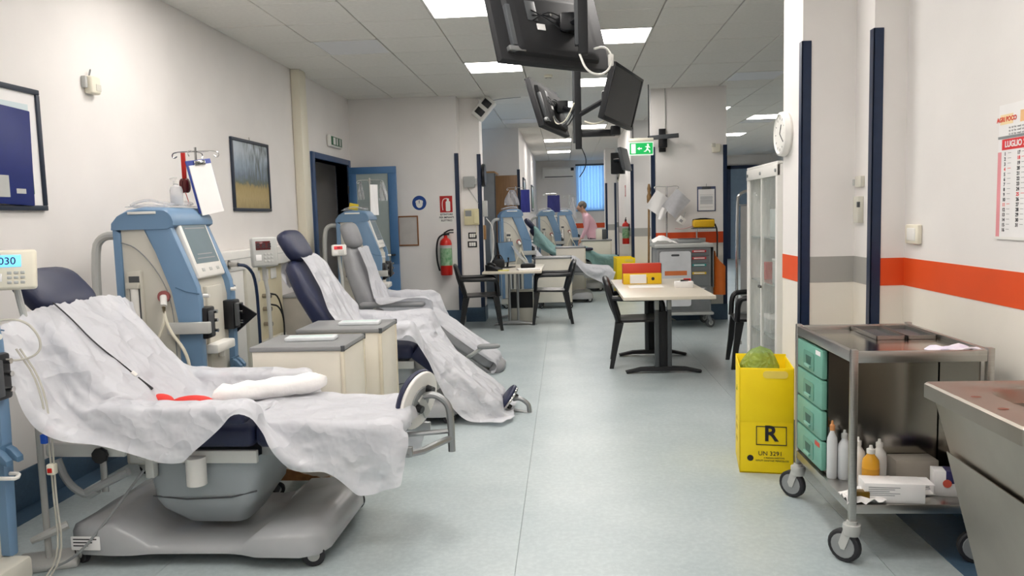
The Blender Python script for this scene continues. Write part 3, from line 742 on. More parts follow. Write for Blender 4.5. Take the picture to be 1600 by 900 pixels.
# ------------------------------------------------------------------ dialysis machines
M_SCREEN = mat('grey_lcd', '#66777f', rough=.42, var=.08, scale=3, spec=.3)
M_CLEAR = sheer('clear_plastic', '#e2e3e6', .36, .2, .15)
def machine(label, loc, rz, detail=True):
    """Dialysis monitor: front faces +x, the concentrate side faces -y."""
    t = thing('dialysis_machine', label, 'dialysis machine', loc, rz)
    hw = .26
    # plinth and lower cabinet
    MB().box(-.30, .26, -.24, .24, .07, .17, .02).build('plinth', M_MBEIGE, t)
    for cx, cy in ((-.24, -.18), (.20, -.18), (-.24, .18), (.20, .18)): caster(t, cx, cy, .04, .09, .025, M_LGREY, rnd.uniform(0, 3))
    out = [(-.27, .17), (.19, .17), (.20, .70), (.205, 1.02), (.19, 1.10), (.13, 1.26), (.06, 1.45), (.03, 1.50), (-.27, 1.50)]
    core = [(-.25, .17), (.155, .17), (.165, .70), (.17, 1.02), (.155, 1.10), (.095, 1.26), (.03, 1.44), (-.25, 1.46)]
    MB().prism(core, 'y', -hw + .045, hw - .045).build('body', M_MBEIGE, t)
    # blue side frames: an arch of front pillar, top and back strip around the beige panel
    for s in (-1, 1):
        y0, y1 = (-hw, -hw + .055) if s < 0 else (hw - .055, hw)
        fb = MB()
        fb.prism([(.06, .17), (.19, .17), (.20, .70), (.207, 1.02), (.19, 1.10), (.13, 1.26), (.06, 1.45), (.0, 1.52), (-.10, 1.44), (-.03, 1.30), (.06, 1.08), (.075, .9)], 'y', y0, y1, bev=.014)
        fb.prism([(-.27, .17), (-.225, .17), (-.225, 1.41), (-.27, 1.45)], 'y', y0, y1, bev=.008)
        fo = fb.build('side_frame', M_BLUE, t)
        MB().tube([(.205, y0 - .001 if s < 0 else y1 + .001, 1.06), (.13, y0 - .001 if s < 0 else y1 + .001, 1.075), (.07, y0 - .001 if s < 0 else y1 + .001, 1.10)], .003, 5).build('joint_line', M_BLUED, fo)
        yy = -hw + .012 if s < 0 else hw - .012
        sp = MB().prism([(-.228, .17), (.065, .17), (.08, .9), (.062, 1.08), (-.03, 1.30), (-.10, 1.455), (-.228, 1.46)], 'y', min(yy, yy - s * .04), max(yy, yy - s * .04), bev=.006)
        sp.build('side_panel', M_MBEIGE, t)
    # rounded blue cap
    cap = MB(); rings = []
    for y, a in ((-hw - .006, .84), (-hw + .012, .95), (-hw + .06, 1.), (hw - .06, 1.), (hw - .012, .95), (hw + .006, .84)):
        pr = [(-.272, 1.43), (.05, 1.43), (.082, 1.45)] + [(.02 + .065 * math.cos(q), 1.45 + .10 * a * math.sin(q)) for q in (.25, .6, .95, 1.3, 1.57)] + [(-.10, 1.45 + .108 * a), (-.18, 1.45 + .095 * a), (-.235, 1.45 + .065 * a), (-.268, 1.45 + .02 * a)]
        rings.append([(x, y, z) for x, z in pr])
    cap.loft(rings).build('top_cap', M_BLUE, t, 40)
    # clear tray rim on the top
    tr = MB()
    tr.tube([(-.22, -.20, 1.56), (-.08, -.22, 1.60), (.02, -.20, 1.57), (.02, .20, 1.57), (-.08, .22, 1.60), (-.22, .20, 1.56)], .008, 6, closed=True, smooth=2)
    P = [[(-.22 + .24 * i / 8, -.20 + .40 * j / 8, 1.556 + .012 * math.sin(PI * i / 8)) for j in range(9)] for i in range(9)]
    tr.slab(P, .004); tr.build('top_tray', M_CLEAR, t)
    # screen housing, sloped
    sm = TR(.105, 0, 1.33) @ RY(-math.radians(19))      # face normal +x, leaning back
    MB().box(-.03, .012, -.185, .185, -.20, .165, .012, m=sm).build('screen_housing', M_WHITE, t)
    sc = MB().box(.011, .0135, -.155, .155, -.115, .140, m=sm).build('screen', M_SCREEN, t)
    if detail:
        for zz, w in ((.10, .26), (-.06, .2), (-.085, .24)): MB().box(.0136, .0142, -w / 2, w / 2, zz - .003, zz + .003, m=sm).build('screen_text', M_GINK, sc)
    for yy in (-.10, 0, .10): MB().box(.0115, .014, yy - .018, yy + .018, -.165, -.145, .002, m=sm).build('soft_key', M_LGREY, t)
    # front centre strip, blood-pump clamps, bars and hooks
    MB().box(.15, .185, -.11, .11, .45, 1.09, .01).build('front_panel', M_MBEIGE, t)
    for s in (-1, 1):
        c = MB().box(.15, .235, s * .19 - .055, s * .19 + .055, .80, .98, .012).build('line_clamp', M_BLACK, t)
        MB().box(.236, .256, s * .19 - .05, s * .19 - .015, .82, .96, .004).build('clamp_lid', M_DGREY, c)
        for zz in (.84, .90, .95): MB().cyl((.235, s * .19 + .02, zz), (.262, s * .19 + .02, zz), .011, n=10).build('clamp_roller', M_CHROME, c)
        MB().cyl((.2, s * .20, 1.045), (.235, s * .20, 1.045), .011, n=10).build('peg', M_WHITE, t)
        hk = MB()
        for q in (-.03, .03): hk.prism([(.19, .62), (.225, .60), (.25, .57), (.25, .55), (.19, .57)], 'y', s * .20 + q - .018, s * .20 + q + .018, bev=.004)
        hk.box(.19, .205, s * .20 - .05, s * .20 + .05, .55, .62); hk.build('bottle_hook', M_BLUED, t)
        MB().tube([(.19, s * .2 - .03, .50), (.24, s * .2 - .03, .50), (.25, s * .2, .49), (.24, s * .2 + .03, .50), (.20, s * .2 + .03, .50)], .008, 6, smooth=1).build('hose_ring', M_WHITE, t)
    MB().box(.17, .25, -.16, .10, .70, .755, .012).build('front_bar', M_WHITE, t)
    MB().cyl((.2, .0, .70), (.2, .0, .66), .02, n=10).build('bar_knob', M_WHITE, t)
    for yy, mm in ((-.05, mat('coupling_blue', '#3a4fb0', rough=.4)), (.03, M_RED)):
        MB().cyl((.165, yy, .53), (.215, yy, .53), .024, n=14).build('hose_coupling', mm, t)
    # side fittings facing the aisle of the photograph
    y = -hw
    sl = MB().box(-.20, -.115, y - .016, y + .02, .80, 1.20, .01).build('cartridge_holder', M_MBEIGE, t)
    MB().box(-.185, -.125, y - .0175, y - .012, .84, 1.17).build('slot', M_DGREY, sl)
    MB().cyl((-.155, y - .02, .86), (-.155, y - .02, 1.10), .022, n=14).build('cartridge', M_WHITE, sl)
    MB().box(-.195, -.12, y - .045, y - .015, 1.10, 1.135, .006).build('holder_latch', M_MBEIGE, sl)
    p = MB().cyl((.0, y + .01, 1.05), (.0, y - .008, 1.05), .034, n=18).build('port_ring', mat('port_red', '#9d5a58', rough=.5), t)
    MB().cyl((.0, y - .005, 1.05), (.02, y - .05, 1.0), .02, .018, n=12).build('port_plug', M_WHITE, p)
    for e in (-.05, .07):
        MB().tube([(.02, y - .05, 1.0), (.025, y - .055, .93), (.02 + e * .5, y - .055, .85), (.02 + e * 1.6, y - .05, .74), (.02 + e * 1.8, y - .04, .60)], .0095, 8, smooth=2).build('wand_hose', M_IVORY, p)
    MB().box(.03, .27, y - .055, y - .015, .84, .905, .006).build('side_bar', M_LGREY, t)
    MB().tube([(-.225, y + .006, 1.36), (-.14, y + .006, 1.33), (-.03, y + .006, 1.20), (.045, y + .006, 1.02), (.05, y + .006, .7)], .003, 5, smooth=2).build('panel_seam', M_GREY, t)
    MB().box(-.17, -.01, y - .014, y - .004, 1.515, 1.53, .003).build('status_light_bar', M_WHITE, t)
    # rear push handle
    MB().tube([(-.27, -.20, 1.40), (-.36, -.20, 1.40), (-.415, -.20, 1.32), (-.415, -.20, .75), (-.27, -.20, .70)], .024, 10, smooth=2).build('push_handle', M_LGREY, t)
    # infusion pole with four hooks
    ip = MB().tube([(.03, .20, 1.50), (.03, .20, 1.92)], .008, 8).build('infusion_pole', M_CHROME, t)
    for s in (-1, 1):
        MB().tube([(.03, .20, 1.895), (.03 + s * .13, .20, 1.895), (.03 + s * .148, .20, 1.875), (.03 + s * .135, .20, 1.855), (.03 + s * .115, .20, 1.868)], .004, 6, smooth=2).build('hook', M_CHROME, ip)
        MB().tube([(.03, .20, 1.895), (.03, .20 + s * .09, 1.895), (.03, .20 + s * .105, 1.875), (.03, .20 + s * .09, 1.86)], .004, 6, smooth=1).build('hook', M_CHROME, ip)
    return t
mB = machine('blue and beige dialysis machine with hand sanitiser on its top', (-2.27, 4.46, 0), math.radians(2))
mC = dup(mB, (-2.19, 8.45, 0), math.radians(4), 'blue and beige dialysis machine in front of the open blue door')
mA = dup(mB, (-2.385, 2.58, 0), math.radians(0), 'blue dialysis machine with clear tubing beside the lit blue scale display')
mD = dup(mB, (-.76, 12.25, 0), math.radians(10), 'blue dialysis machine standing behind the cluttered desk')
mE = dup(mB, (-.30, 16.3, 0), math.radians(6), 'blue dialysis machine behind the recliner with the teal drape')
mF = dup(mB, (.10, 18.6, 0), math.radians(2), 'blue dialysis machine nearest the vertical blinds')
MB().prism([(.13, .96), (.13, .74), (.19, .76), (.33, .875), (.19, .97)], 'y', .264, .28).build('swing_door', M_BLACK, mB)

# ------------------------------------------------------------------ left side furniture and wall fittings
def bedside(label, x0, x1, y0, y1, zt, damage=False):
    cx, cy = (x0 + x1) / 2, (y0 + y1) / 2; a, b = (x1 - x0) / 2, (y1 - y0) / 2
    t = thing('bedside_cabinet', label, 'cabinet', (cx, cy, 0))
    MB().box(-a + .012, a - .02, -b + .012, b - .012, .10, zt - .026, .003).build('body', M_CREAM, t)
    top = MB().box(-a, a, -b, b, zt - .026, zt, .008).build('top', mat('grey_laminate', '#8a8b8c', rough=.35, var=.03), t)
    for sy in (-1, 1): MB().cyl((a - .008, sy * (b - .008), zt - .028), (a - .008, sy * (b - .008), zt + .001), .011, n=10).build('corner_bumper', M_DGREY, top)
    # edge strips, door and drawer on the aisle face
    for sy in (-1, 1): MB().box(a - .022, a - .002, sy * (b - .012) - .01, sy * (b - .012) + .01, .10, zt - .027, .003).build('edge_strip', mat('yellowed_edge', '#dcd3bf', rough=.45), t)
    MB().box(a - .021, a - .006, -b + .024, b - .024, .105, zt - .03, .002).build('side_panel', M_CREAM, t)
    if damage:
        pts = [(-a + .05, .10)] + [(-a + .05 + (2 * a - .14) * k / 16, .115 + .05 * math.sin(PI * min(1, k / 11)) + rnd.uniform(-.012, .012)) for k in range(17)] + [(a - .09, .10)]
        MB().prism(pts, 'y', -b + .0105, -b + .0125).build('water_damage', mat('swollen_chipboard', '#8a6038', rough=.85, var=.25, scale=30), t)
    for sx in (-1, 1):
        for sy in (-1, 1): caster(t, sx * (a - .06), sy * (b - .06), .036, .10, .022, M_DGREY, rnd.uniform(-.6, .6))
    return t
bedside('low cream cabinet with brown swollen lower edge behind the near recliner', -1.64, -1.14, 3.85, 4.28, .81, True)
bedside('cream bedside cabinet standing between the swollen cabinet and the middle recliner', -1.61, -1.09, 4.46, 4.88, .81)
def packet(label, x, y, z, a, w=.27, d=.10):
    t = MB().box(-w / 2, w / 2, -d / 2, d / 2, 0, .022, .007).build('sealed_packet', mat('packet_white', '#dfe3e6', rough=.3, var=.04, scale=20), None)
    t.location = (x, y, z); t.rotation_euler = (0, 0, a); tag(t, label, 'packet')
    MB().box(-w / 2 + .02, w / 2 - .02, -d / 2 + .02, d / 2 - .02, .0215, .0228).build('packet_label', mat('packet_mint', '#cfe0dd', rough=.4), t)
packet('sealed white packet on the cabinet with the swollen edge', -1.38, 4.07, .81, .08)
packet('sealed white packet on the bedside cabinet beside the navy recliner', -1.27, 4.66, .81, .05, .25)

def scale_display(label, x, y, z, rz, w, h, col, lcd, lcdcol, txt, floor_x, tilt=-12, glow=0., thick=.07):
    """Chair scale read-out on a post that stands on the floor."""
    t = thing('scale_display', label, 'scale display', (x, y, 0), rz)
    m = TR(0, 0, z) @ RX(math.radians(tilt))
    hs = MB().box(-w / 2, w / 2, -thick / 2, thick / 2, -h / 2, h / 2, .014, 3, m=m).build('housing', col, t)
    sc = MB().box(-w * .36, w * .22, -thick / 2 - .003, -thick / 2 + .002, h * .06, h * .36, .003, m=m).build('read_out', mat(lcd, lcdcol, rough=.2, emit=lcdcol, strength=glow, var=.02), t)
    words('digits', txt, h * .26, M_INK if glow < 2 and lcd != 'red_led' else M_INK, sc, m @ Vector((-w * .05, -thick / 2 - .004, h * .20)), (PI / 2 + math.radians(tilt), 0, 0))
    for i in range(3):
        for j in range(3): MB().box(-w * .36 + w * .13 * i + w * .30, -w * .36 + w * .13 * i + w * .39, -thick / 2 - .004, -thick / 2 + .002, -h * .36 + h * .12 * j, -h * .29 + h * .12 * j, .002, m=m).build('key', M_LGREY, t)
    MB().box(-w * .38, -w * .16, -thick / 2 - .003, -thick / 2 + .002, -h * .30, -h * .1, .002, m=m).build('type_label', M_PAPER, t)
    MB().tube([(0, .03, z - h * .3), (.01, .05, z - h * .5 - .08), (.03, .06, z - .30), (.03, .06, .03)], .014, 10, smooth=1).build('post', M_LGREY, t)
    MB().box(-.10, .16, -.03, .15, .0, .03, .01).build('foot', M_LGREY, t)
    return t
scale_display('white scale display with glowing blue read-out by the head of the near recliner', -2.27, 3.03, 1.285, math.radians(20), .185, .165, M_IVORY, 'blue_lcd', '#6db8f0', '030', 0, -10, 1.1, .035)
scale_display('grey scale display with dark red read-out beside the navy headrest', -2.05, 5.16, 1.25, math.radians(35), .17, .20, M_LGREY, 'red_led', '#5a1f22', '8.8.8', 0, -6, .0, .075)
scale_display('small white scale display with red read-out at the grey headrest', -2.02, 6.82, 1.185, math.radians(25), .13, .10, M_WHITE, 'red_lit', '#c8343a', '88', 0, -6, .4, .05)

# things on the near-wall machine
t = thing('sanitiser_bottle', 'clear pump bottle of hand sanitiser on the dialysis machine', 'bottle', (-2.25, 4.40, 1.566))
MB().lathe([(.001, 0), (.034, 0), (.036, .01), (.036, .085), (.03, .105), (.014, .115), (.014, .125), (.001, .125)], 20).build('bottle_body', M_CLEAR, t)
MB().lathe([(.001, .004), (.031, .004), (.031, .055), (.001, .055)], 18).build('gel', mat('gel', '#cfd3da', rough=.1, var=.02), t)
p = MB().lathe([(.001, .122), (.016, .122), (.016, .138), (.005, .14), (.005, .155), (.001, .155)], 14).build('pump', M_WHITE, t)
MB().tube([(.012, 0, .157), (-.01, 0, .16), (-.035, 0, .152)], .006, 8).build('nozzle', M_WHITE, p)
t = thing('clipboard', 'blue clipboard with white sheets hanging from the infusion pole', 'clipboard', (-2.175, 4.68, 1.53), math.radians(76))
mcl = RX(math.radians(-8)) @ RY(math.radians(-8))
MB().box(-.115, .115, -.003, .003, 0, .32, .006, m=mcl).build('board', mat('clip_blue', '#2b3d8a', rough=.35), t)
MB().box(-.10, .105, -.008, -.003, -.015, .29, m=mcl).build('paper_sheets', M_PAPER, t)
MB().box(-.05, .05, -.014, -.003, .285, .315, .004, m=mcl).build('clip', M_CHROME, t)
t = thing('headphones', 'dark red headphones hanging by a red strap from the infusion pole', 'headphones', (-2.325, 4.66, 1.60))
MB().box(-.014, .014, -.004, .004, .12, .29, .002).build('strap', M_RED, t)
for s in (-1, 1): MB().pillow((s * .012, 0, .09), (.018, .03, .045), .8).build('ear_cup', mat('dark_red_shell', '#5a1618', rough=.25), t)
MB().tube([(.0, 0, .05), (.015, .01, -.02), (.005, 0, -.03)], .0025, 5).build('cord', M_RED, t)

M_CLEARTUBE = sheer('tube_film', '#d9d6cb', .75, .3, .2)
# clear blood lines by the near machine
t = thing('tubing_set', 'clear looped tubing with red and blue clamps hanging before the blue machine', 'tubing', (-.115, -.03, 0))
MB().tube([(-2.10, 2.86, 1.10), (-2.02, 2.92, 1.10), (-1.975, 2.95, 1.02), (-1.985, 2.95, .95), (-2.06, 2.90, .93), (-2.10, 2.86, .97)], .0045, 6, smooth=3).build('loop_line', M_CLEARTUBE, t)
for e, mm in ((0, M_CLEARTUBE), (.016, M_CLEARTUBE)):
    MB().tube([(-2.06 + e, 2.92, .98), (-2.0 + e, 2.95, .84), (-1.985 + e, 2.96, .62), (-1.985 + e * .6, 2.96, .36), (-1.97 + e, 2.95, .12), (-2.03 + e, 2.90, .013)], .0042, 6, smooth=2).build('line', mm, t)
MB().box(-2.00, -1.965, 2.948, 2.972, .62, .655, .005).build('red_clamp', M_RED, t)
MB().box(-2.012, -1.985, 2.944, 2.968, .585, .625, .005).build('blue_clamp', mat('clamp_blue', '#2557c0', rough=.4), t)
MB().box(-1.998, -1.965, 2.945, 2.975, .455, .50, .006).build('drip_chamber', M_IVORY, t)
MB().box(-1.992, -1.972, 2.942, 2.978, .465, .485, .003).build('chamber_cap', M_RED, t)

# service trunking and water panel on the wall
t = thing('service_trunking', 'white wall trunking above the water panel behind the navy recliner', 'wall trunking', (XL, 0, 0))
MB().box(0, .15, 5.55, 8.08, 1.06, 1.225, .01).build('trunk', M_WHITE, t)
MB().box(.148, .153, 5.55, 8.08, 1.155, 1.16).build('joint_line', M_LGREY, t)
MB().box(0, .14, 5.85, 6.35, .12, 1.06, .008).build('cover_panel', M_WHITE, t)
MB().box(0, .16, 6.37, 6.62, .12, 1.06, .008).build('side_panel', M_BEIGE, t)
nz_ = MB().cyl((.15, 6.05, 1.12), (.24, 6.03, 1.12), .022, .018, n=14).build('nozzle', M_STEEL, t)
MB().cyl((.15, 6.05, 1.12), (.156, 6.05, 1.12), .035, n=16).build('nozzle_flange', M_STEEL, nz_)
MB().tube([(.23, 6.03, 1.12), (.30, 6.06, 1.11), (.34, 6.12, 1.0), (.33, 6.16, .6), (.31, 6.2, .25), (.22, 6.2, .12)], .013, 8, smooth=2).build('supply_hose', M_NAVY, nz_)
t = thing('water_panel', 'cream water connection panel with sockets and hoses on the wall', 'wall panel', (XL, 6.66, 0))
MB().box(0, .07, 0, .75, .30, 1.055, .006).build('backing', mat('panel_cream', '#d8ceb0', rough=.45, var=.04), t)
for k in range(3): MB().box(.07, .078, .06 + .2 * k, .2 + .2 * k, .92, 1.02, .004).build('socket', M_WHITE, t)
for k, zz in enumerate((.78, .66, .52)): MB().cyl((.07, .25, zz), (.15, .25, zz), .02, n=12).build('valve', M_STEELD, t)
for k in range(2): MB().tube([(.14, .25, .80 - .1 * k), (.20, .3, .78 - .1 * k), (.22, .36, .55), (.20, .38, .28), (.15, .4, .12), (.1, .42, .02)], .008, 6, smooth=2).build('hose', M_BLACK, t)
MB().box(.07, .13, .1, .65, .34, .38, .004).build('drain_tray', M_BEIGE, t)
t = thing('wall_cabinet', 'low grey cabinet against the wall behind the navy recliner', 'cabinet', (-2.62, 7.72, 0))
MB().box(-.21, .2, -.27, .33, .02, .70, .005).build('body', mat('warm_grey_laminate', '#b3aea6', rough=.45), t)
MB().box(-.22, .215, -.28, .34, .70, .72, .004).build('top', mat('grey_laminate', '#8a8b8c'), t)
MB().box(.2, .21, -.25, .31, .05, .68, .003).build('door', mat('warm_grey_laminate', '#b3aea6'), t)
# boxed-in pipe
t = MB().box(XL, XL + .10, 8.15, 8.36, .2, CEIL, .012).build('pipe_casing', M_IVORY, None); tag(t, 'tall cream boxed pipe running up the wall to the ceiling', 'pipe casing')

# pictures
def art_material(name, kind):
    m = bpy.data.materials.new(name); m.use_nodes = True; nt = m.node_tree; b = nt.nodes['Principled BSDF']
    tc = nt.nodes.new('ShaderNodeTexCoord'); sp = nt.nodes.new('ShaderNodeSeparateXYZ'); nt.links.new(tc.outputs['Generated'], sp.inputs[0])
    n1 = nt.nodes.new('ShaderNodeTexNoise'); n1.inputs['Scale'].default_value = 9; n1.inputs['Detail'].default_value = 6
    mp = nt.nodes.new('ShaderNodeMapping'); mp.inputs['Scale'].default_value = (3, 1, 1) if kind == 'field' else (1, 1, 1)
    nt.links.new(tc.outputs['Generated'], mp.inputs[0]); nt.links.new(mp.outputs[0], n1.inputs['Vector'])
    ad = nt.nodes.new('ShaderNodeMath'); ad.operation = 'MULTIPLY_ADD'; ad.inputs[1].default_value = .28
    nt.links.new(n1.outputs['Fac'], ad.inputs[0]); nt.links.new(sp.outputs[2], ad.inputs[2])
    r = nt.nodes.new('ShaderNodeValToRGB'); cr = r.color_ramp
    stops = [(0, '#8a7a52'), (.3, '#b5a271'), (.48, '#a8935e'), (.53, '#5f6a58'), (.62, '#6e7f93'), (.8, '#93a4b5'), (1, '#b7c2cc')] if kind == 'field' else [(0, '#4c6a52'), (.35, '#7d9a72'), (.6, '#98b3a5'), (1, '#cfdde0')]
    cr.elements[0].position, cr.elements[0].color = stops[0][0], lin(stops[0][1]); cr.elements[1].position, cr.elements[1].color = stops[-1][0], lin(stops[-1][1])
    for p, c in stops[1:-1]: e = cr.elements.new(p); e.color = lin(c)
    nt.links.new(ad.outputs[0], r.inputs[0]); src = r.outputs[0]
    if kind == 'field':                       # hazy stand of trees on the right of the painting
        m2 = nt.nodes.new('ShaderNodeMapping'); m2.inputs['Scale'].default_value = (9, 1, 1.6); nt.links.new(tc.outputs['Generated'], m2.inputs[0])
        n2 = nt.nodes.new('ShaderNodeTexNoise'); n2.inputs['Scale'].default_value = 2.2; n2.inputs['Detail'].default_value = 8; nt.links.new(m2.outputs[0], n2.inputs['Vector'])
        def mr(s_, a, b_):
            q = nt.nodes.new('ShaderNodeMapRange'); q.inputs[1].default_value = a; q.inputs[2].default_value = b_; nt.links.new(s_, q.inputs[0]); return q.outputs[0]
        def mul(a, b_):
            q = nt.nodes.new('ShaderNodeMath'); q.operation = 'MULTIPLY'; nt.links.new(a, q.inputs[0]); nt.links.new(b_, q.inputs[1]); return q.outputs[0]
        k = mul(mul(mr(n2.outputs['Fac'], .40, .62), mr(sp.outputs[2], .30, .40)), mr(sp.outputs[0], .10, .55))
        mx = nt.nodes.new('ShaderNodeMix'); mx.data_type = 'RGBA'; nt.links.new(k, mx.inputs[0]); nt.links.new(src, mx.inputs[6]); mx.inputs[7].default_value = lin('#56605f'); src = mx.outputs[2]
    nt.links.new(src, b.inputs['Base Color']); b.inputs['Roughness'].default_value = .35
    return m
def picture(label, y0, y1, z0, z1, kind, mat_w, x=XL):
    w, h = y1 - y0, z1 - z0
    t = thing('framed_picture', label, 'picture', (x, (y0 + y1) / 2, z0), PI / 2)
    f = MB(); d = .028
    for a in ((-w / 2, w / 2, 0, d), (-w / 2, w / 2, h - d, h), (-w / 2, -w / 2 + d, d, h - d), (w / 2 - d, w / 2, d, h - d)): f.box(a[0], a[1], -.024, 0, a[2], a[3], .004)
    f.build('frame', mat('frame_dark', '#262f3e', rough=.4), t)
    MB().box(-w / 2 + d, w / 2 - d, -.012, -.004, d, h - d).build('mount', M_PAPER, t)
    q = mat_w
    MB().box(-w / 2 + d + q, w / 2 - d - q, -.0135, -.012, d + q, h - d - q).build('print', art_material('print_' + kind, kind) if 'print_' + kind not in bpy.data.materials else bpy.data.materials['print_' + kind], t)
    MB().tube([(0, -.008, h), (.0, -.006, h + .03)], .003, 6).build('hanger', M_STEELD, t)
    return t
picture('dark framed print hung behind a blue folder and a plastic bag', 3.15, 4.10, 1.548, 2.197, 'garden', .06)
picture('dark framed landscape painting of trees over a dry field', 6.54, 7.38, 1.556, 2.195, 'field', .0)
t = thing('document_folder', 'dark blue folder with two labels hanging over the framed print', 'folder', (XL + .026, 3.60, 1.585), PI / 2)
MB().box(-.35, .375, -.012, 0, 0, .50, .01, m=RY(math.radians(2))).build('cover', mat('folder_blue', '#1b2a6e', rough=.4, var=.06, scale=10), t)
MB().box(.02, .19, -.0135, -.012, .03, .14).build('paper_label', M_LGREY, t); MB().box(.03, .07, -.0142, -.0135, .06, .12).build('label_photo', M_INK, t)
MB().box(.24, .31, -.0135, -.012, .05, .075).build('name_tag', M_LGREY, t)
t = MB(); t.slab([[(-.30 + .36 * i / 12 + .012 * math.sin(j * 1.7), -.012 - .018 * abs(math.sin(i * .9 + j * .35)) - .01, .22 + .48 * j / 14) for j in range(15)] for i in range(13)], .004)
t = t.build('plastic_bag', M_CLEAR, None, 60); t.location = (XL + .026, 3.55, 1.60); t.rotation_euler = (0, 0, PI / 2); tag(t, 'crumpled clear plastic bag hanging on the blue folder', 'plastic bag')

# wall alarm and exit lamp
t = thing('wall_alarm', 'small cream wall sensor with a cable loop above the recliners', 'sensor', (XL, 4.585, 2.25), PI / 2)
MB().box(-.045, .055, -.05, 0, 0, .105, .014, 3).build('housing', M_IVORY, t); MB().box(.0, .05, -.053, -.049, .02, .06, .004).build('grille', M_BEIGE, t)
MB().box(-.07, -.045, -.03, 0, .03, .10, .006).build('side_plate', M_LGREY, t); MB().tube([(-.02, -.02, .10), (-.02, -.03, .14), (.01, -.02, .15), (.0, -.01, .10)], .003, 6, smooth=2).build('cable_loop', M_GREY, t)
t = thing('exit_lamp', 'green exit lamp with white surround above the blue door frame', 'exit sign', (XL, 9.57, 2.35), PI / 2)
MB().box(-.25, .25, -.05, 0, 0, .145, .02, 3).build('housing', M_WHITE, t)
fc = MB().box(-.22, .22, -.056, -.05, .02, .125, .003).build('face', mat('sign_green_dark', '#23603f', rough=.35), t)
for a in ((-.15, -.06), (-.01, .03), (.12, .15)): MB().box(a[0], a[1], -.058, -.056, .03, .115).build('pictogram', M_PAPER, fc)
def rocker(label, x, y, z, rz, frame, w=.13, h=.085, keys=3):
    t = thing('light_switch', label, 'switch', (x, y, z), rz)
    MB().box(-w / 2, w / 2, -.01, 0, -h / 2, h / 2, .008).build('frame', frame, t)
    for k in range(keys): MB().box(-w * .36 + w * .72 / keys * k + .002, -w * .36 + w * .72 / keys * (k + 1) - .002, -.014, -.009, -h * .3, h * .3, .003).build('rocker', M_WHITE, t)
    return t
rocker('light switch with black surround beside the blue door frame', XL, 8.55, 1.10, PI / 2, M_BLACK)

# open double-leaf door in the left wall
d1 = tag(bpy.data.objects.new('door_1', None), kind='structure'); COL.objects.link(d1)
fr = MB()
fr.box(XL - .155, XL + .03, DY0 - .09, DY0, 0, DZ + .07, .006); fr.box(XL - .155, XL + .03, DY1, DY1 + .09, 0, DZ + .07, .006); fr.box(XL - .155, XL + .03, DY0, DY1, DZ, DZ + .07, .006)
fr.build('door_frame', M_DOORD, d1)
MB().box(XL - .03, XL + .012, DY0, DY0 + .025, 0, DZ - .001, .003).build('door_stop', M_DOORB, d1)
lf = MB(); X0d, X1d, Yd = XL + .03, XL + .66, 10.13
for a in ((X0d, X1d, 0.02, .85), (X0d, X1d, DZ - .12, DZ - .03), (X0d, X0d + .10, .85, DZ - .12), (X1d - .11, X1d, .85, DZ - .12)): lf.box(a[0], a[1], Yd - .02, Yd + .025, a[2], a[3], .002)
lf.build('door_leaf', M_DOORB, d1)
MB().box(X0d + .10, X1d - .11, Yd - .008, Yd + .012, .85, DZ - .12).build('frosted_pane', mat('frosted_glass', '#a9b5b4', rough=.3, var=.03), d1)
MB().tube([(X1d - .05, Yd - .025, .98), (X1d - .05, Yd - .06, .98), (X1d - .17, Yd - .06, .98)], .012, 8, smooth=1).build('door_handle', M_BLACK, d1)
for zz in (.3, 1.1, 1.8): MB().cyl((X0d - .01, Yd - .03, zz), (X0d - .01, Yd - .03, zz + .1), .014, n=10).build('hinge', M_BLACK, d1)
# seen through the doorway
t = thing('corridor_door', 'grey door with a round no-entry notice in the dark corridor', 'door', (-5.05, 10.45, 0), PI / 2)
MB().box(-.45, .45, -.05, 0, .0, 2.05, .004).build('leaf', mat('grey_door', '#7c8285', rough=.5), t)
MB().box(-.12, .12, -.054, -.05, 1.28, 1.62).build('notice', M_PAPER, t); MB().lathe([(.055, 0), (.08, 0), (.08, .003), (.055, .003)], 24, (0, -.057, 1.50), 'y').build('notice_ring', M_INK, t)
MB().box(-.8, .8, -.012, 0, 2.18, 2.24).build('red_band', M_RED, t)

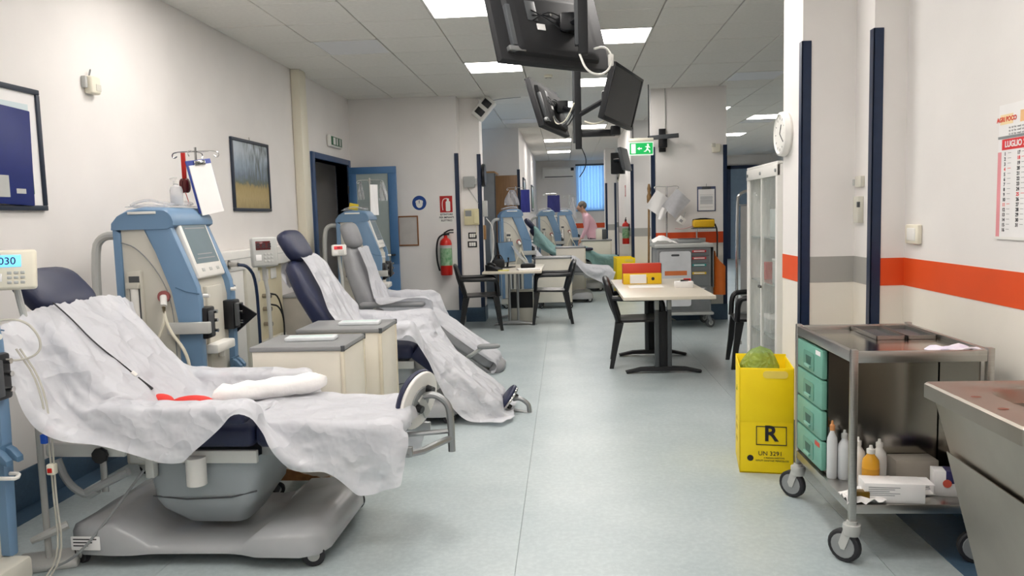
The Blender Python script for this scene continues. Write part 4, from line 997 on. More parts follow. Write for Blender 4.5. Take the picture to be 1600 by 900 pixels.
# ------------------------------------------------------------------ televisions hung from the ceiling
def tv_set(name, label, c, rot, w, h, visible_back, mount_to, tint=None):
    """Flat television; local -y is the side turned to the aisle seen in the photograph."""
    t = thing(name, label, 'television', (0, 0, 0)); t.location = c; t.rotation_euler = [math.radians(a) for a in rot]
    s = 1 if visible_back else -1              # back cover on -y (s=1) or on +y
    MB().prism(rrect(-w / 2, w / 2, -h / 2, h / 2, .008, 2), 'y', *sorted((s * .018, s * -.02)), bev=.004).build('cabinet', M_BLACKMAT, t)
    bk = MB(); rings = []
    for y, k in ((-.02, .80), (-.045, .76), (-.06, .66)): rings.append([(p[0], s * y, p[1] - .01) for p in rrect(-w / 2 * k, w / 2 * k, -h / 2 * k, h / 2 * k, .02, 3)])
    b = bk.loft(rings).build('back_cover', M_BLACKMAT, t)
    f = MB()
    for a in ((-w / 2, w / 2, -h / 2, -h / 2 + .028), (-w / 2, w / 2, h / 2 - .02, h / 2), (-w / 2, -w / 2 + .02, -h / 2, h / 2), (w / 2 - .02, w / 2, -h / 2, h / 2)): f.box(a[0], a[1], *sorted((s * .018, s * .026)), a[2], a[3], .002)
    f.build('bezel', M_BLACK, t)
    MB().box(-w / 2 + .02, w / 2 - .02, *sorted((s * .014, s * .021)), -h / 2 + .028, h / 2 - .02).build('screen', mat('tv_glass', '#17171b', rough=.06, var=.02), t)
    if visible_back:
        MB().box(-w * .24, -w * .15, s * -.064, s * -.058, .0, h * .26, .003).build('connector_plate', M_DGREY, b)
        MB().box(-w * .17, -w * .10, s * -.064, s * -.059, -.05, -.015).build('serial_label', M_PAPER, b)
        for q in (-.07, .02): MB().cyl((q + .05, s * -.06, .05), (q + .05, s * -.066, .05), .008, n=10).build('screw', M_CHROME, b)
        for q in (-1,): MB().box(-w * .40, -w * .36, *sorted((s * -.05, s * -.02)), -h * .33, h * .2, .004).build('cable_trunk', M_DGREY, t)
        MB().box(-w * .44, -w * .30, *sorted((s * -.05, s * -.018)), -h * .40, -h * .34, .004).build('foot_socket', M_ALU, t)
        for e in range(3): MB().tube([(-w * .2, s * -.065, .03 * e), (-w * .06, s * -.085, .06 - .03 * e), (.05, s * -.09, .02 - .05 * e), (.14, s * -.07, .05)], .004, 6, smooth=2).build('signal_cable', M_BLACK, t)
    return t
def world_pt(t, p):
    m = TR(*t.location) @ Euler(t.rotation_euler).to_matrix().to_4x4(); return m @ Vector(p)
tv1 = tv_set('television', 'large television with its back and cables shown, nearest ceiling pole', (-.065, 4.40, 2.469), (-18, 0, 38), .75, .45, True, None)
tv2 = tv_set('television', 'television facing the windowless wall on the double ceiling pole', (-.117, 6.753, 2.353), (-17.8, 2.9, 71.9), .70, .42, True, None)
tv3 = tv_set('television', 'television with a dark reflecting screen facing the right wall on the double pole', (.464, 6.205, 2.345), (14, 2.8, 67.6), .70, .42, False, None)
def tv_pole(label, x, y, z0, arms):
    t = thing('ceiling_tv_mount', label, 'television mount', (x, y, 0))
    MB().box(-.12, .12, -.06, .06, CEIL - .02, CEIL, .006).build('ceiling_plate', M_BLACK, t)
    MB().box(-.026, .026, -.035, .035, z0, CEIL - .02, .006).build('pole', M_BLACKMAT, t)
    MB().box(-.045, -.022, -.03, .03, z0 + .05, CEIL - .1, .004).build('cable_duct', M_DGREY, t)
    for P in arms:
        a = MB().tube([Vector(p) - Vector((x, y, 0)) for p in P], .022, 8).build('swivel_arm', M_BLACK, t)
        q = Vector(P[-1]) - Vector((x, y, 0)); MB().box(q.x - .05, q.x + .05, q.y - .05, q.y + .05, q.z - .05, q.z + .05, .01).build('arm_head', M_BLACK, a)
    return t
b1 = world_pt(tv1, (.03, -.075, .0))
p1 = tv_pole('black ceiling pole carrying the large television by its back', .12, 4.27, 2.30, [[(.12, 4.27, 2.50), (.08, 4.33, 2.49), tuple(world_pt(tv1, (.08, -.085, .0)))]])
b2, b3 = world_pt(tv2, (.05, -.11, -.02)), world_pt(tv3, (-.0, .11, -.02))
p2 = tv_pole('black ceiling pole with two swivel arms holding a pair of televisions', .13, 6.45, 1.98, [[(.13, 6.45, 2.27), tuple(b2)], [(.13, 6.45, 2.25), tuple(b3)]])
MB().box(.02, .30, -.022, .022, 2.075, 2.13, .006).build('lower_arm', M_BLACK, p2); MB().box(.26, .34, -.04, .04, 2.08, 2.16, .01).build('lower_head', M_BLACK, p2)
for e in range(3): MB().tube([(-.03, -.03, 2.35 - .05 * e), (-.10, -.05, 2.20 - .03 * e), (-.18, 0, 2.18 + .02 * e), (-.20, .06, 2.26)], .005, 6, smooth=2).build('loose_cable', M_BLACK if e else M_IVORY, p2)
MB().tube([(.05, -.02, 2.2), (.12, -.05, 2.17), (.2, -.03, 2.19), (.26, 0, 2.25)], .006, 6, smooth=2).build('loose_cable', M_IVORY, p2)
MB().tube([(.02, -.04, 1.99), (.06, -.03, 1.90), (.05, -.03, 1.82), (.0, -.03, 1.75)], .004, 6, smooth=2).build('hanging_cable', M_BLACK, p2)
t = thing('power_cable', 'white power cable looping below the corner of the large television', 'cable', (0, 0, 0))
MB().tube([(.10, 4.25, 2.30), (.13, 4.22, 2.21), (.20, 4.24, 2.18), (.26, 4.3, 2.22), (.28, 4.34, 2.30), (.24, 4.36, 2.36), (.18, 4.33, 2.34)], .006, 8, smooth=3).build('cord', M_WHITE, t)
MB().box(.255, .285, 4.33, 4.36, 2.25, 2.31, .004).build('connector', M_WHITE, t)

# emergency lamp on the corner of the recess
t = thing('emergency_lamp', 'white twin emergency lamp tilted at the top of the recess corner', 'emergency lamp', (-1.05, 10.58, 2.90), math.radians(0))
ml = RY(math.radians(42))
MB().box(-.085, .085, -.10, .10, -.16, .16, .02, m=RY(math.radians(42))).build('housing', M_WHITE, t)
for q in (-.07, .07): MB().box(-.06, .06, -.112, -.098, q - .045, q + .045, .006, m=ml).build('lamp_head', M_BLACK, t)
MB().box(-.09, .0, -.03, .03, -.02, .02).build('bracket', M_WHITE, t)
MB().tube([(.12, -.02, .10), (.25, -.02, .12), (.5, -.02, .13)], .004, 6, smooth=1).build('lamp_cable', M_GREY, t)

# ------------------------------------------------------------------ right side
# stainless instrument trolley
t = tro = thing('instrument_trolley', 'stainless steel trolley with four green drawers and shelf of bottles', 'trolley', (1.40, 3.495, 0))
HX, HY, ZT = .26, .365, .875
for sx in (-1, 1):
    for sy in (-1, 1):
        MB().box(sx * HX - .0135, sx * HX + .0135, sy * HY - .0135, sy * HY + .0135, .165, ZT + .008, .003).build('post', M_STEEL, t)
        c = caster(t, sx * HX, sy * HY, .068, .18, .032, M_LGREY, 2.3 if sx < 0 else 2.9, M_RUBBER, M_GREY, .8)
        MB().lathe([(.0145, .165), (.034, .165), (.036, .15), (.03, .12), (.001, .12)], 16, (sx * HX, sy * HY, 0)).build('caster_cap', M_LGREY, t)
tp = MB(); tp.box(-HX + .012, HX - .012, -HY + .012, HY - .012, ZT - .035, ZT - .022)
tp.build('top_sheet', M_STEELM, t)
for a in ((-HX + .013, HX - .013, -HY - .012, -HY + .012), (-HX + .013, HX - .013, HY - .012, HY + .012)): MB().box(*a, ZT - .045, ZT, .003).build('top_rail', M_STEEL, t)
for a in ((-HX - .012, -HX + .012, -HY + .013, HY - .013), (HX - .012, HX + .012, -HY + .013, HY - .013)): MB().box(*a, ZT - .045, ZT, .003).build('top_rail', M_STEEL, t)
for k in range(2):
    b = MB(); x0, x1, y0, y1 = -.02 + .135 * k, .105 + .135 * k, .03, HY - .02
    b.box(x0, x1, y0, y1, ZT - .022, ZT - .0205); b.build('bin_floor', M_DGREY, t)
    e = MB()
    for a in ((x0, x0 + .004, y0, y1), (x1 - .004, x1, y0, y1), (x0, x1, y0, y0 + .004), (x0, x1, y1 - .004, y1)): e.box(*a, ZT - .022, ZT - .004)
    e.build('bin_wall', M_STEEL, t)
MB().box(-HX - .012, HX + .012, -HY - .012, HY + .012, .212, .25, .003).build('lower_shelf', M_STEEL, t)
for sx, sy in ((1, 0),): MB().box(HX - .03, HX - .022, -HY + .02, HY - .02, .252, ZT - .046).build('side_panel', M_STEELM, t)
MB().box(-HX + .014, HX - .032, HY - .03, HY - .022, .252, ZT - .046).build('rear_panel', M_STEELM, t)
MB().box(-HX + .016, HX - .034, -.02, HY - .034, .252, ZT - .047).build('drawer_case', M_STEELM, t)
M_TEALP = mat('green_plastic', '#6ea694', rough=.4, var=.04)
dz = (ZT - .055 - .262) / 4
for k in range(4):
    z0 = .262 + dz * k
    d = MB().box(-HX - .010, -HX + .015, -.012, HY - .016, z0 + .004, z0 + dz - .004, .006).build('drawer', M_TEALP, t)
    g = MB(); cy, cz = .17, z0 + dz * .42
    g.prism(rrect(cy - .075, cy + .075, cz - .042, cz + .042, .012, 2), 'x', -HX - .0135, -HX - .0095); g.build('grip_surround', mat('green_plastic_dark', '#5f9583', rough=.4), d)
    MB().prism([(cy - .04, cz + .022), (cy + .04, cz + .022), (cy + .03, cz - .018), (cy - .03, cz - .018)], 'x', -HX - .0145, -HX - .013).build('grip_recess', mat('green_painted_shade', '#2f5a50', rough=.5), d)  # shade of the hollow put into the colour, a darker copy of the green
    MB().prism([(cy - .04, cz - .019), (cy + .04, cz - .019), (cy + .034, cz - .031), (cy - .034, cz - .031)], 'x', -HX - .022, -HX - .012).build('grip_lip', mat('green_plastic_light', '#86b8a8', rough=.35), d)
    if k in (0, 3): MB().box(-HX - .0112, -HX - .0098, .01, .075, z0 + dz - .035, z0 + dz - .015).build('drawer_label', M_PAPER if k == 3 else M_RED, d)
# things kept on the trolley
SH = .25
def bottle(label, x, y, z, r, h, body, cap, kind='round', lab=None):
    t = thing('bottle', label, 'bottle', (x, y, z))
    MB().lathe([(.001, 0), (r * .94, 0), (r, .006), (r, h * .62), (r * .92, h * .70), (r * .45, h * .80), (r * .42, h * .84), (.001, h * .84)], 22).build('bottle_body', body, t)
    MB().lathe([(.001, h * .83), (r * .5, h * .83), (r * .5, h * .92), (r * .25, h * .94), (r * .18, h), (.001, h)], 14).build('cap', cap, t)
    if lab: MB().lathe([(r * 1.012, h * .15), (r * 1.012, h * .52)], 22).build('bottle_label', lab, t)
    return t
M_AMBER = mat('amber_plastic', '#e0a32c', rough=.3, var=.04); M_CLEARISH = mat('milky_plastic', '#cdd0d2', rough=.3)
bottle('white slim bottle in front of the green drawers', 1.245, 3.36, SH, .030, .21, M_WHITE, M_WHITE)
bottle('amber bottle with white cap on the trolley shelf', 1.265, 3.27, SH, .034, .20, M_AMBER, M_WHITE, lab=mat('amber_label', '#c98f20', rough=.5))
bottle('milky bottle with grey cap behind the white bottle', 1.215, 3.435, SH, .028, .22, M_CLEARISH, M_LGREY)
bottle('orange-topped clear bottle beside the green drawers', 1.165, 3.445, SH, .022, .26, M_CLEARISH, mat('orange_cap', '#c98a55', rough=.4))
bottle('tall white bottle half hidden by the amber bottle', 1.335, 3.36, SH, .03, .20, M_WHITE, M_WHITE)
t = thing('glove_box', 'white open cardboard box with fine print on the trolley shelf', 'box', (1.315, 3.185, SH), math.radians(-6))
MB().box(-.115, .115, -.05, .05, 0, .08, .002).build('carton', M_PAPER, t)
for k in range(5): MB().box(-.10, .02 - .02 * (k % 3), -.0512, -.0498, .062 - .008 * k, .065 - .008 * k).build('fine_print', M_GINK, t)
MB().box(.113, .15, -.048, .048, .077, .079, m=TR(0, 0, 0)).build('open_flap', M_PAPER, t)
t = thing('medicine_box', 'white and navy medicine box with a red mark on the trolley shelf', 'box', (1.565, 3.24, SH), math.radians(-12))
MB().box(-.06, .075, -.035, .035, 0, .105, .002).build('carton', M_PAPER, t)
MB().box(-.015, .0765, -.0365, .0365, .055, .1065, .002).build('navy_panel', mat('box_navy', '#2c2a5c', rough=.4), t)
MB().lathe([(.001, 0), (.017, 0), (.017, .001), (.001, .001)], 16, (-.01, -.0375, .055), 'y').build('red_mark', mat('mark_red', '#d8604f', rough=.4), t)
t = MB(); t.slab([[(-.16 + .32 * i / 6, -.12 + .24 * j / 6, .003 + .003 * math.sin(i + j)) for j in range(7)] for i in range(7)], .004)
t = t.build('instruction_leaflet', M_PAPER, None); t.location = (1.46, 3.33, SH); t.rotation_euler = (0, 0, .2); tag(t, 'open printed leaflet lying flat on the trolley shelf', 'leaflet')
for k in range(6): MB().box(-.10, .10, -.07 + .022 * k, -.064 + .022 * k, .0095, .0102).build('printed_line', M_GINK, t)
t = MB(); rr_ = random.Random(3); t.slab([[(-.075 + .15 * i / 9, -.06 + .12 * j / 9, .035 + .03 * noise.noise((i * .6, j * .6, 2)) + .03 * math.exp(-((i - 5) ** 2 + (j - 5) ** 2) / 9)) for j in range(10)] for i in range(10)], .004)
t = t.build('crumpled_tissue', MATS['cotton_white'], None, 60); t.location = (1.20, 3.185, SH - .028); tag(t, 'crumpled white tissue beside the open white box', 'tissue')
t = MB().box(-.03, .03, -.02, .02, 0, .045, .004).build('amber_vial_box', mat('vial_brown', '#6d5318', rough=.3), None); t.location = (1.185, 3.16, SH); tag(t, 'small brown medicine pack under the crumpled tissue', 'medicine pack')
t = MB().box(-.09, .09, -.05, .05, 0, .10, .004).build('dressing_carton', mat('carton_grey', '#b9b2a6', rough=.5), None); t.location = (1.50, 3.42, SH); tag(t, 'closed grey carton at the back of the trolley shelf', 'carton')
t = MB(); t.slab([[(-.10 + .2 * i / 9, -.05 + .1 * j / 6, .018 + .008 * math.sin(i * 1.3) * math.cos(j * 1.1) - .014 * (abs(i - 4.5) / 4.5) ** 3) for j in range(7)] for i in range(10)], .006)
t = t.build('glove', mat('lilac_glove', '#d7cfe8', rough=.6, var=.15, scale=14, col2='#f0eef4'), None, 60); t.location = (1.56, 3.19, ZT - .022); tag(t, 'white and lilac glove lying on the trolley top', 'glove')

# stainless wash basin
t = thing('wash_basin', 'stainless steel wash basin with tapering cabinet beside the trolley', 'sink', (0, 0, 0))
x0, x1, y0, y1 = 1.205, XR - .002, 2.10, 2.68
body = MB(); N = 4
sec = lambda a, b, c, d, z, r=.012: [(p[0], p[1], z) for p in rrect(a, b, c, d, r, N)]
body.loft([sec(1.44, x1, 2.16, 2.62, .0), sec(1.385, x1, 2.14, 2.64, .25), sec(1.232, x1, 2.115, 2.665, .80)]).build('cabinet', M_STEELD, t, 30)
cx, cy = (x0 + x1) / 2 + .06, (y0 + y1) / 2 + .015
top = MB()
rim = lambda e, z, r: [(p[0], p[1], z) for p in rrect(cx - .235 + e, cx + .19 - e, cy - .19 + e, cy + .19 - e, r, N)]
rings = [sec(x0 + .012, x1, y0 + .012, y1 - .012, .795), sec(x0, x1, y0, y1, .80), sec(x0, x1, y0, y1, .845), sec(x0 + .006, x1, y0 + .006, y1 - .006, .852), rim(0, .852, .13), rim(.012, .842, .125), rim(.03, .76, .12), rim(.06, .69, .11), rim(.12, .675, .06), rim(.17, .672, .02)]
top.loft(rings).build('basin_top', M_STEELD, t, 40)
def face_pt(y, z): return 1.44 + (1.232 - 1.44) * (z / .80) if z > .25 else 1.44 + (1.385 - 1.44) * z / .25
pn = MB(); P = []
for (yy, zz) in ((2.17, .02), (2.62, .02), (2.64, .62), (2.16, .60)):
    k = zz / .80; P.append((1.425 + (1.228 - 1.425) * k, yy, zz))
pn.loft([P, [(p[0] - .004, p[1], p[2]) for p in P]]).build('access_panel', M_STEELD, t)
for yy in (2.30, 2.45): MB().pillow((1.262, yy, .8525), (.016, .012, .0008), 1., 12, 6).build('brown_stain', mat('stain', '#7d4a3a', rough=.6), t)

# yellow clinical waste box
t = wb = thing('waste_box', 'tall yellow clinical waste box printed with a black R, green bag on top', 'waste box', (1.11, 4.42, 0), math.radians(-9))
hx, hy, hz = .142, .19, .588
M_YIN = mat('yellow_inside', '#f0c918', rough=.6, var=.04)
for a, n in (((-hx, hx, -hy, -hy + .005), 'front_panel'), ((-hx, hx, hy - .005, hy), 'rear_panel'), ((-hx, -hx + .005, -hy, hy), 'side_panel'), ((hx - .005, hx, -hy, hy), 'side_panel')):
    MB().box(*a, .0, hz + (.012 if n == 'rear_panel' else 0), .002).build(n, M_YELLOW, t)
MB().box(-hx, hx, -hy, hy, 0, .006).build('bottom', M_YIN, t)
MB().box(-hx + .002, hx - .002, -hy - .0022, -hy - .0002, .29, hz - .005, .001).build('folded_flap', M_YELLOW, t)
MB().prism(rrect(-.02, .11, hz - .055, hz - .015, .018, 3), 'y', -hy - .006, -hy - .002).build('hand_flap', mat('yellow_pale', '#f3d964', rough=.5), t)
yf = -hy - .003
for a in ((-.055, .105, .262, .266), (-.055, .105, .13 + .03, .164), (-.055, -.051, .16, .266), (.101, .105, .16, .266)): MB().box(a[0], a[1], yf - .0006, yf + .0028, a[2], a[3]).build('printed_frame', M_INK, t)
words('letter', 'R', .12, M_INK, t, (.022, yf - .0005, .222), th=.0005, bold=.003)
words('lettering', 'UN 3291', .034, M_INK, t, (.02, yf + .002, .112), th=.0008)
words('lettering', 'RIFIUTI SANITARI PERICOLOSI', .013, M_INK, t, (.03, yf + .002, .072), th=.0008)
words('lettering', 'A RISCHIO INFETTIVO', .011, M_INK, t, (.04, yf + .002, .088), th=.0008)
MB().lathe([(.014, 0), (.017, 0), (.017, .001), (.014, .001)], 20, (-.085, yf + .0015, .085), 'y').build('printed_ring', M_INK, t)
for zz, w in ((.25, .03), (.20, .05), (.13, .045)): MB().box(-hx - .0008, -hx + .001, .05 - w, .05 + w, zz - .012, zz + .012).build('side_print', mat('yellow_print', '#b79a1c', rough=.6), t)
g = MB(); rings = []
for i in range(15):
    u = i / 14; r = (.10 * math.sqrt(max(0.0, 1 - max(0, (u - .45) / .55) ** 2)) + .012) * (1. if u > .1 else .9)
    rings.append([(-.035 + .02 * u + r * (1 + .10 * noise.noise((math.cos(a) * 2, math.sin(a) * 2, u * 4))) * math.cos(a), .03 + r * 1.15 * (1 + .10 * noise.noise((math.cos(a) * 2 + 5, math.sin(a) * 2, u * 4))) * math.sin(a), .38 + .285 * u + .012 * noise.noise((math.cos(a) * 3, math.sin(a) * 3, u * 5))) for a in (2 * PI * k / 22 for k in range(22))])
g.loft(rings); bg = g.build('waste_bag', sheer('green_film', '#a5c465', .66, .4, .2, 22.), None, 60); bg.location = (1.11, 4.42, 0); bg.rotation_euler = (0, 0, math.radians(-9)); tag(bg, 'bulging translucent green bag in the top of the yellow waste box', 'bag')

# wall fittings on the right
t = thing('wall_clock', 'round white wall clock on the side of the near pilaster', 'clock', (1.34, 4.80, 1.893), -PI / 2)
MB().lathe([(.001, 0), (.125, 0), (.135, -.015), (.128, -.045), (.115, -.05), (.108, -.042)], 36, (0, 0, 0), 'y').build('rim', M_WHITE, t)
MB().lathe([(.001, -.036), (.110, -.036), (.110, -.040), (.001, -.040)], 36, (0, 0, 0), 'y').build('dial', M_PAPER, t)
for a, L in ((.5, .06), (2.2, .085)): MB().tube([(0, -.043, 0), (L * math.sin(a), -.043, L * math.cos(a))], .003, 5).build('hand', M_INK, t)
for k in range(12): MB().box(-.003, .003, -.0425, -.040, .085, .10, m=RY(k * PI / 6)).build('hour_mark', M_INK, t)
t = thing('door_contact_box', 'small grey junction box over the latch unit near the navy guard', 'junction box', (1.63, 4.40, 1.555), -PI / 2)
MB().box(-.045, .045, -.022, 0, 0, .06, .004).build('housing', M_BEIGE, t); MB().box(-.062, -.04, -.028, -.002, .01, .045, .003).build('plug', M_LGREY, t)
t = thing('latch_unit', 'tall grey magnetic latch unit below the small junction box', 'latch', (1.63, 4.40, 1.36), -PI / 2)
MB().box(-.035, .035, -.032, 0, 0, .145, .004).build('housing', M_BEIGE, t); MB().box(.02, .037, -.034, -.02, .085, .115, .002).build('keeper', M_DGREY, t)
t = thing('wall_socket', 'cream wall switch below the calendar, above the orange band', 'switch', (XR, 4.12, 1.30), -PI / 2)
MB().box(-.075, .075, -.024, 0, -.05, .05, .008).build('frame', M_IVORY, t); MB().box(-.045, .05, -.028, -.02, -.032, .032, .004).build('rocker', M_WHITE, t)
# calendar
t = thing('wall_calendar', 'Italian wall calendar page for July with a red header', 'calendar', (XR, 3.24, 1.31), -PI / 2)
cw = .26
cal = lambda a, b, c, d, m, n='paper_field', y=-.004: MB().box(a, b, y - .0008, y, c, d).build(n, m, t)
MB().box(-cw / 2, cw / 2, -.004, 0, .0, .40).build('month_page', M_PAPER, t); MB().box(-cw / 2, cw / 2, -.0035, 0, .405, .535).build('header_card', M_PAPER, t)
MB().box(-cw / 2, cw / 2, -.006, 0, .398, .408).build('binding_strip', M_GREY, t); MB().box(-cw / 2, cw / 2, -.006, 0, -.012, .0).build('base_strip', M_WHITE, t)
cal(-cw / 2, -cw / 2 + .025, .0, .345, mat('calendar_pink', '#e79aa0', rough=.6)); cal(-cw / 2 + .028, cw / 2, .352, .395, mat('calendar_red', '#dc3a3e', rough=.5), 'month_bar')
words('lettering', 'LUGLIO 2021', .034, M_PAPER, t, (.018, -.0055, .373), th=.0004, bold=.001)
words('lettering', 'AGRI POCO', .026, mat('logo_red', '#d8402a', rough=.5), t, (-.075, -.0045, .475), th=.0004, bold=.001)
cal(-.12, -.03, .455, .495, mat('logo_cream', '#f3dcae', rough=.6), 'logo_panel', -.0036)
cal(.02, .11, .455, .50, mat('logo_orange', '#f0c08a', rough=.6), 'logo_panel', -.0036)
for k in range(3): words('lettering', 'via  tel  fax  email  orari', .012, M_GINK, t, (.0, -.0045, .440 - .013 * k), th=.0003)
for d in range(1, 32):
    cx_ = -.078 if d <= 16 else .018
    row = (d - 1) if d <= 16 else (d - 17)
    red = d in (4, 11, 18, 25)
    words('day_number', str(d), .020, MATS['calendar_red'] if red else M_INK, t, (cx_, -.0045, .335 - .0205 * row), th=.0004, bold=.0006)
    MB().box(cx_ + .02, cx_ + .042, -.0046, -.004, .3375 - .0205 * row, .3395 - .0205 * row).build('day_rule', MATS['calendar_red'] if red else M_GINK, t)

# glass-fronted cabinet
t = gc = thing('glass_cabinet', 'tall white medicine cabinet with glass sliding doors by the waste box', 'cabinet', (1.39, 5.20, 0))
D, Wd, Hh = .36, .84, 1.74
MB().box(0, D, 0, .02, 0, Hh, .003).build('side_panel', M_WHITE, t); MB().box(0, D, Wd - .02, Wd, 0, Hh, .003).build('side_panel', M_WHITE, t)
MB().box(D - .012, D, .02, Wd - .02, 0, Hh).build('back_panel', M_WHITE, t)
MB().box(0, D, 0, Wd, Hh - .0, Hh + .02, .003).build('top_panel', M_WHITE, t); MB().box(.01, D, .02, Wd - .02, .0, .08).build('base_panel', M_WHITE, t)
MB().box(-.004, .02, .0, Wd, Hh - .075, Hh, .003).build('head_rail', M_WHITE, t)
for yy in (.02, .42, .80): MB().cyl((-.004, yy, Hh - .04), (-.012, yy, Hh - .04), .012, n=12).build('rail_screw', M_GREY, t)
for zz in (.55, .92, 1.24): MB().box(.03, D - .012, .02, Wd - .02, zz, zz + .008).build('glass_shelf', mat('shelf_glass', '#cfdcd8', rough=.1, trans=.6, var=0), t)
for y0_, y1_, xo in ((.02, .43, .004), (.41, .82, .014)):
    f = MB()
    for a in ((y0_, y0_ + .025, .08, Hh - .075), (y1_ - .025, y1_, .08, Hh - .075)): f.box(xo - .003, xo + .007, a[0], a[1], a[2], a[3])
    fr_ = f.build('door_frame', M_WHITE, t); fr_['kind'] = 'stuff'
    del fr_['kind']
    MB().box(xo, xo + .004, y0_ + .025, y1_ - .025, .08, Hh - .075).build('glass_pane', sheer('cabinet_glass', '#d5dedb', .16, .1, .05), t)
for yy in (.40, .44): MB().cyl((.0, yy, .90), (-.015, yy, .90), .01, n=10).build('knob', M_DGREY, t)
def inside(name, label, cat, x, y, z, sx, sy, sz, m, lid=None):
    o = MB().box(-sx / 2, sx / 2, -sy / 2, sy / 2, 0, sz, .004).build(name, m, None); o.location = (1.39 + x, 5.20 + y, z); tag(o, label, cat)
    if lid: MB().box(-sx / 2 - .002, sx / 2 + .002, -sy / 2 - .002, sy / 2 + .002, sz, sz + .012, .003).build('lid', lid, o)
    return o
inside('medicine_carton', 'red carton on the middle glass shelf of the white cabinet', 'carton', .12, .66, .928, .08, .07, .13, M_RED)
inside('medicine_carton', 'grey carton on the middle glass shelf of the white cabinet', 'carton', .12, .30, .928, .10, .16, .16, M_LGREY, M_WHITE)
inside('storage_box', 'pale folded linen pack on the top glass shelf of the cabinet', 'linen pack', .16, .36, 1.248, .16, .26, .2, mat('linen_grey', '#c4ccca', rough=.8), None)
inside('storage_box', 'dark blue document box at the foot of the white cabinet', 'box', .18, .38, .08, .22, .5, .34, mat('box_slate', '#6b7f85', rough=.5), M_LGREY)
inside('storage_box', 'white instrument tray on the low glass shelf of the cabinet', 'tray', .15, .55, .558, .18, .3, .10, M_LGREY, M_WHITE)

# grey folding screen behind the glass cabinet
t = thing('folding_screen', 'grey fabric screen on a chrome tube frame behind the glass cabinet', 'screen', (2.0, 8.6, 0))
MB().tube([(-.13, 0, .04), (-.13, 0, 1.55), (-.10, 0, 1.62), (.0, 0, 1.66), (.9, 0, 1.67), (.95, 0, 1.6), (.95, 0, .04)], .017, 10, smooth=2).build('tube_frame', M_CHROME, t)
P = [[(-.09 + 1.0 * i / 24, .012 * math.sin(i * 1.1), .32 + 1.17 * j / 3) for j in range(4)] for i in range(25)]
MB().slab(P, .006).build('fabric_panel', mat('screen_fabric', '#a9a9a7', rough=.85, var=.04, scale=20), t, 60)
MB().tube([(-.13, 0, 1.5), (.95, 0, 1.5)], .006, 6).build('cross_wire', M_CHROME, t)
MB().tube([(-.13, 0, .32), (.95, 0, .32)], .010, 6).build('lower_bar', M_CHROME, t)
for xx in (-.13, .95): MB().box(xx - .015, xx + .015, -.18, .18, .0, .04, .008).build('foot', M_LGREY, t)

# ------------------------------------------------------------------ black resin armchairs
def resin_chair(label, loc, rz, group=None):
    """Stacking armchair; sits facing +x."""
    t = thing('resin_armchair', label, 'chair', loc, rz, group)
    P = [[(-.21 + .43 * i / 10, (-.225 + .45 * j / 10) * (1 - .06 * (1 - i / 10)), .43 - .018 * math.cos((j / 10 - .5) * PI) + .012 * (i / 10 - .4)) for j in range(11)] for i in range(11)]
    MB().slab(P, .022).build('seat', M_CHAIRBLK, t, 60)
    for sy in (-1, 1):
        for x0, x1, z1, w in ((.19, .25, .435, .066), (-.19, -.27, .43, .07)):
            lg = MB(); rings = []
            for k, (z, f) in enumerate(((0, .55), (.2, .75), (z1, 1.1))):
                x = x1 + (x0 - x1) * z / z1; y = sy * (.245 - .03 * z / z1); rings.append([(x + a * w / 2 * f, y + b * w / 2 * f, z) for a, b in ((-1, -1), (1, -1), (1, 1), (-1, 1))])
            lg.loft(rings).build('leg', M_CHAIRBLK, t)
        a = MB().tube([(-.255, sy * .235, .66), (-.10, sy * .265, .655), (.12, sy * .262, .66), (.205, sy * .25, .64), (.215, sy * .245, .44)], .025, 8, smooth=2).build('armrest', M_CHAIRBLK, t)
    # curved backrest: frame with vertical slats
    rim = [(-.20, -.22, .43), (-.265, -.235, .66), (-.31, -.19, .80), (-.33, 0, .84), (-.31, .19, .80), (-.265, .235, .66), (-.20, .22, .43)]
    bk = MB().tube(rim, .026, 8, smooth=2).build('back_frame', M_CHAIRBLK, t)
    for k in range(5):
        y = -.14 + .07 * k
        MB().tube([(-.205, y, .44), (-.285, y * 1.05, .64), (-.325 + abs(y) * .06, y, .82)], .022, 6, smooth=1).build('back_slat', M_CHAIRBLK, bk)
    return t
resin_chair('black resin armchair against the blue-guarded corner, left of the desk', (-1.10, 9.95, 0), math.radians(8))
ch2 = resin_chair('black resin armchair on the aisle side of the cluttered desk, turned to it', (-.20, 10.45, 0), PI + .05)
resin_chair('black resin armchair at the left side of the table with binders', (.70, 7.43, 0), math.radians(-4))
resin_chair('black resin armchair half hidden by the glass cabinet', (1.78, 7.30, 0), PI - .1)

# table with red and yellow binders
t = tb = thing('work_table', 'pale laminate table on dark T legs carrying the binders', 'table', (.865, 7.40, 0))
MB().box(-.385, .385, -.88, .90, .712, .742, .004).build('tabletop', M_TABLE, t)
for yy, n in ((-.42, 'front'), (.45, 'rear')):
    for sx in (-1, 1): MB().box(sx * .056 - .019, sx * .056 + .019, yy - .025, yy + .025, .05, .712, .006).build('leg_tube', M_DGREY, t)
    MB().box(-.04, .04, yy - .012, yy + .012, .06, .56, .003).build('leg_panel', M_BLACKMAT, t)
    f = MB(); f.prism([(-.33, .0), (-.34, .02), (-.2, .052), (0, .062), (.2, .052), (.34, .02), (.33, .0), (.2, .022), (-.2, .022)], 'y', yy - .035, yy + .035, bev=.006); f.build('foot_bar', M_BLACKMAT, t)
    for sx in (-1, 1): MB().box(sx * .056 - .0195, sx * .056 + .0195, yy - .0255, yy + .0255, .575, .66, .003).build('leg_sleeve', M_ALU, t)
MB().box(-.30, .30, -.42, .45, .66, .705).build('under_rail', M_BLACKMAT, t)
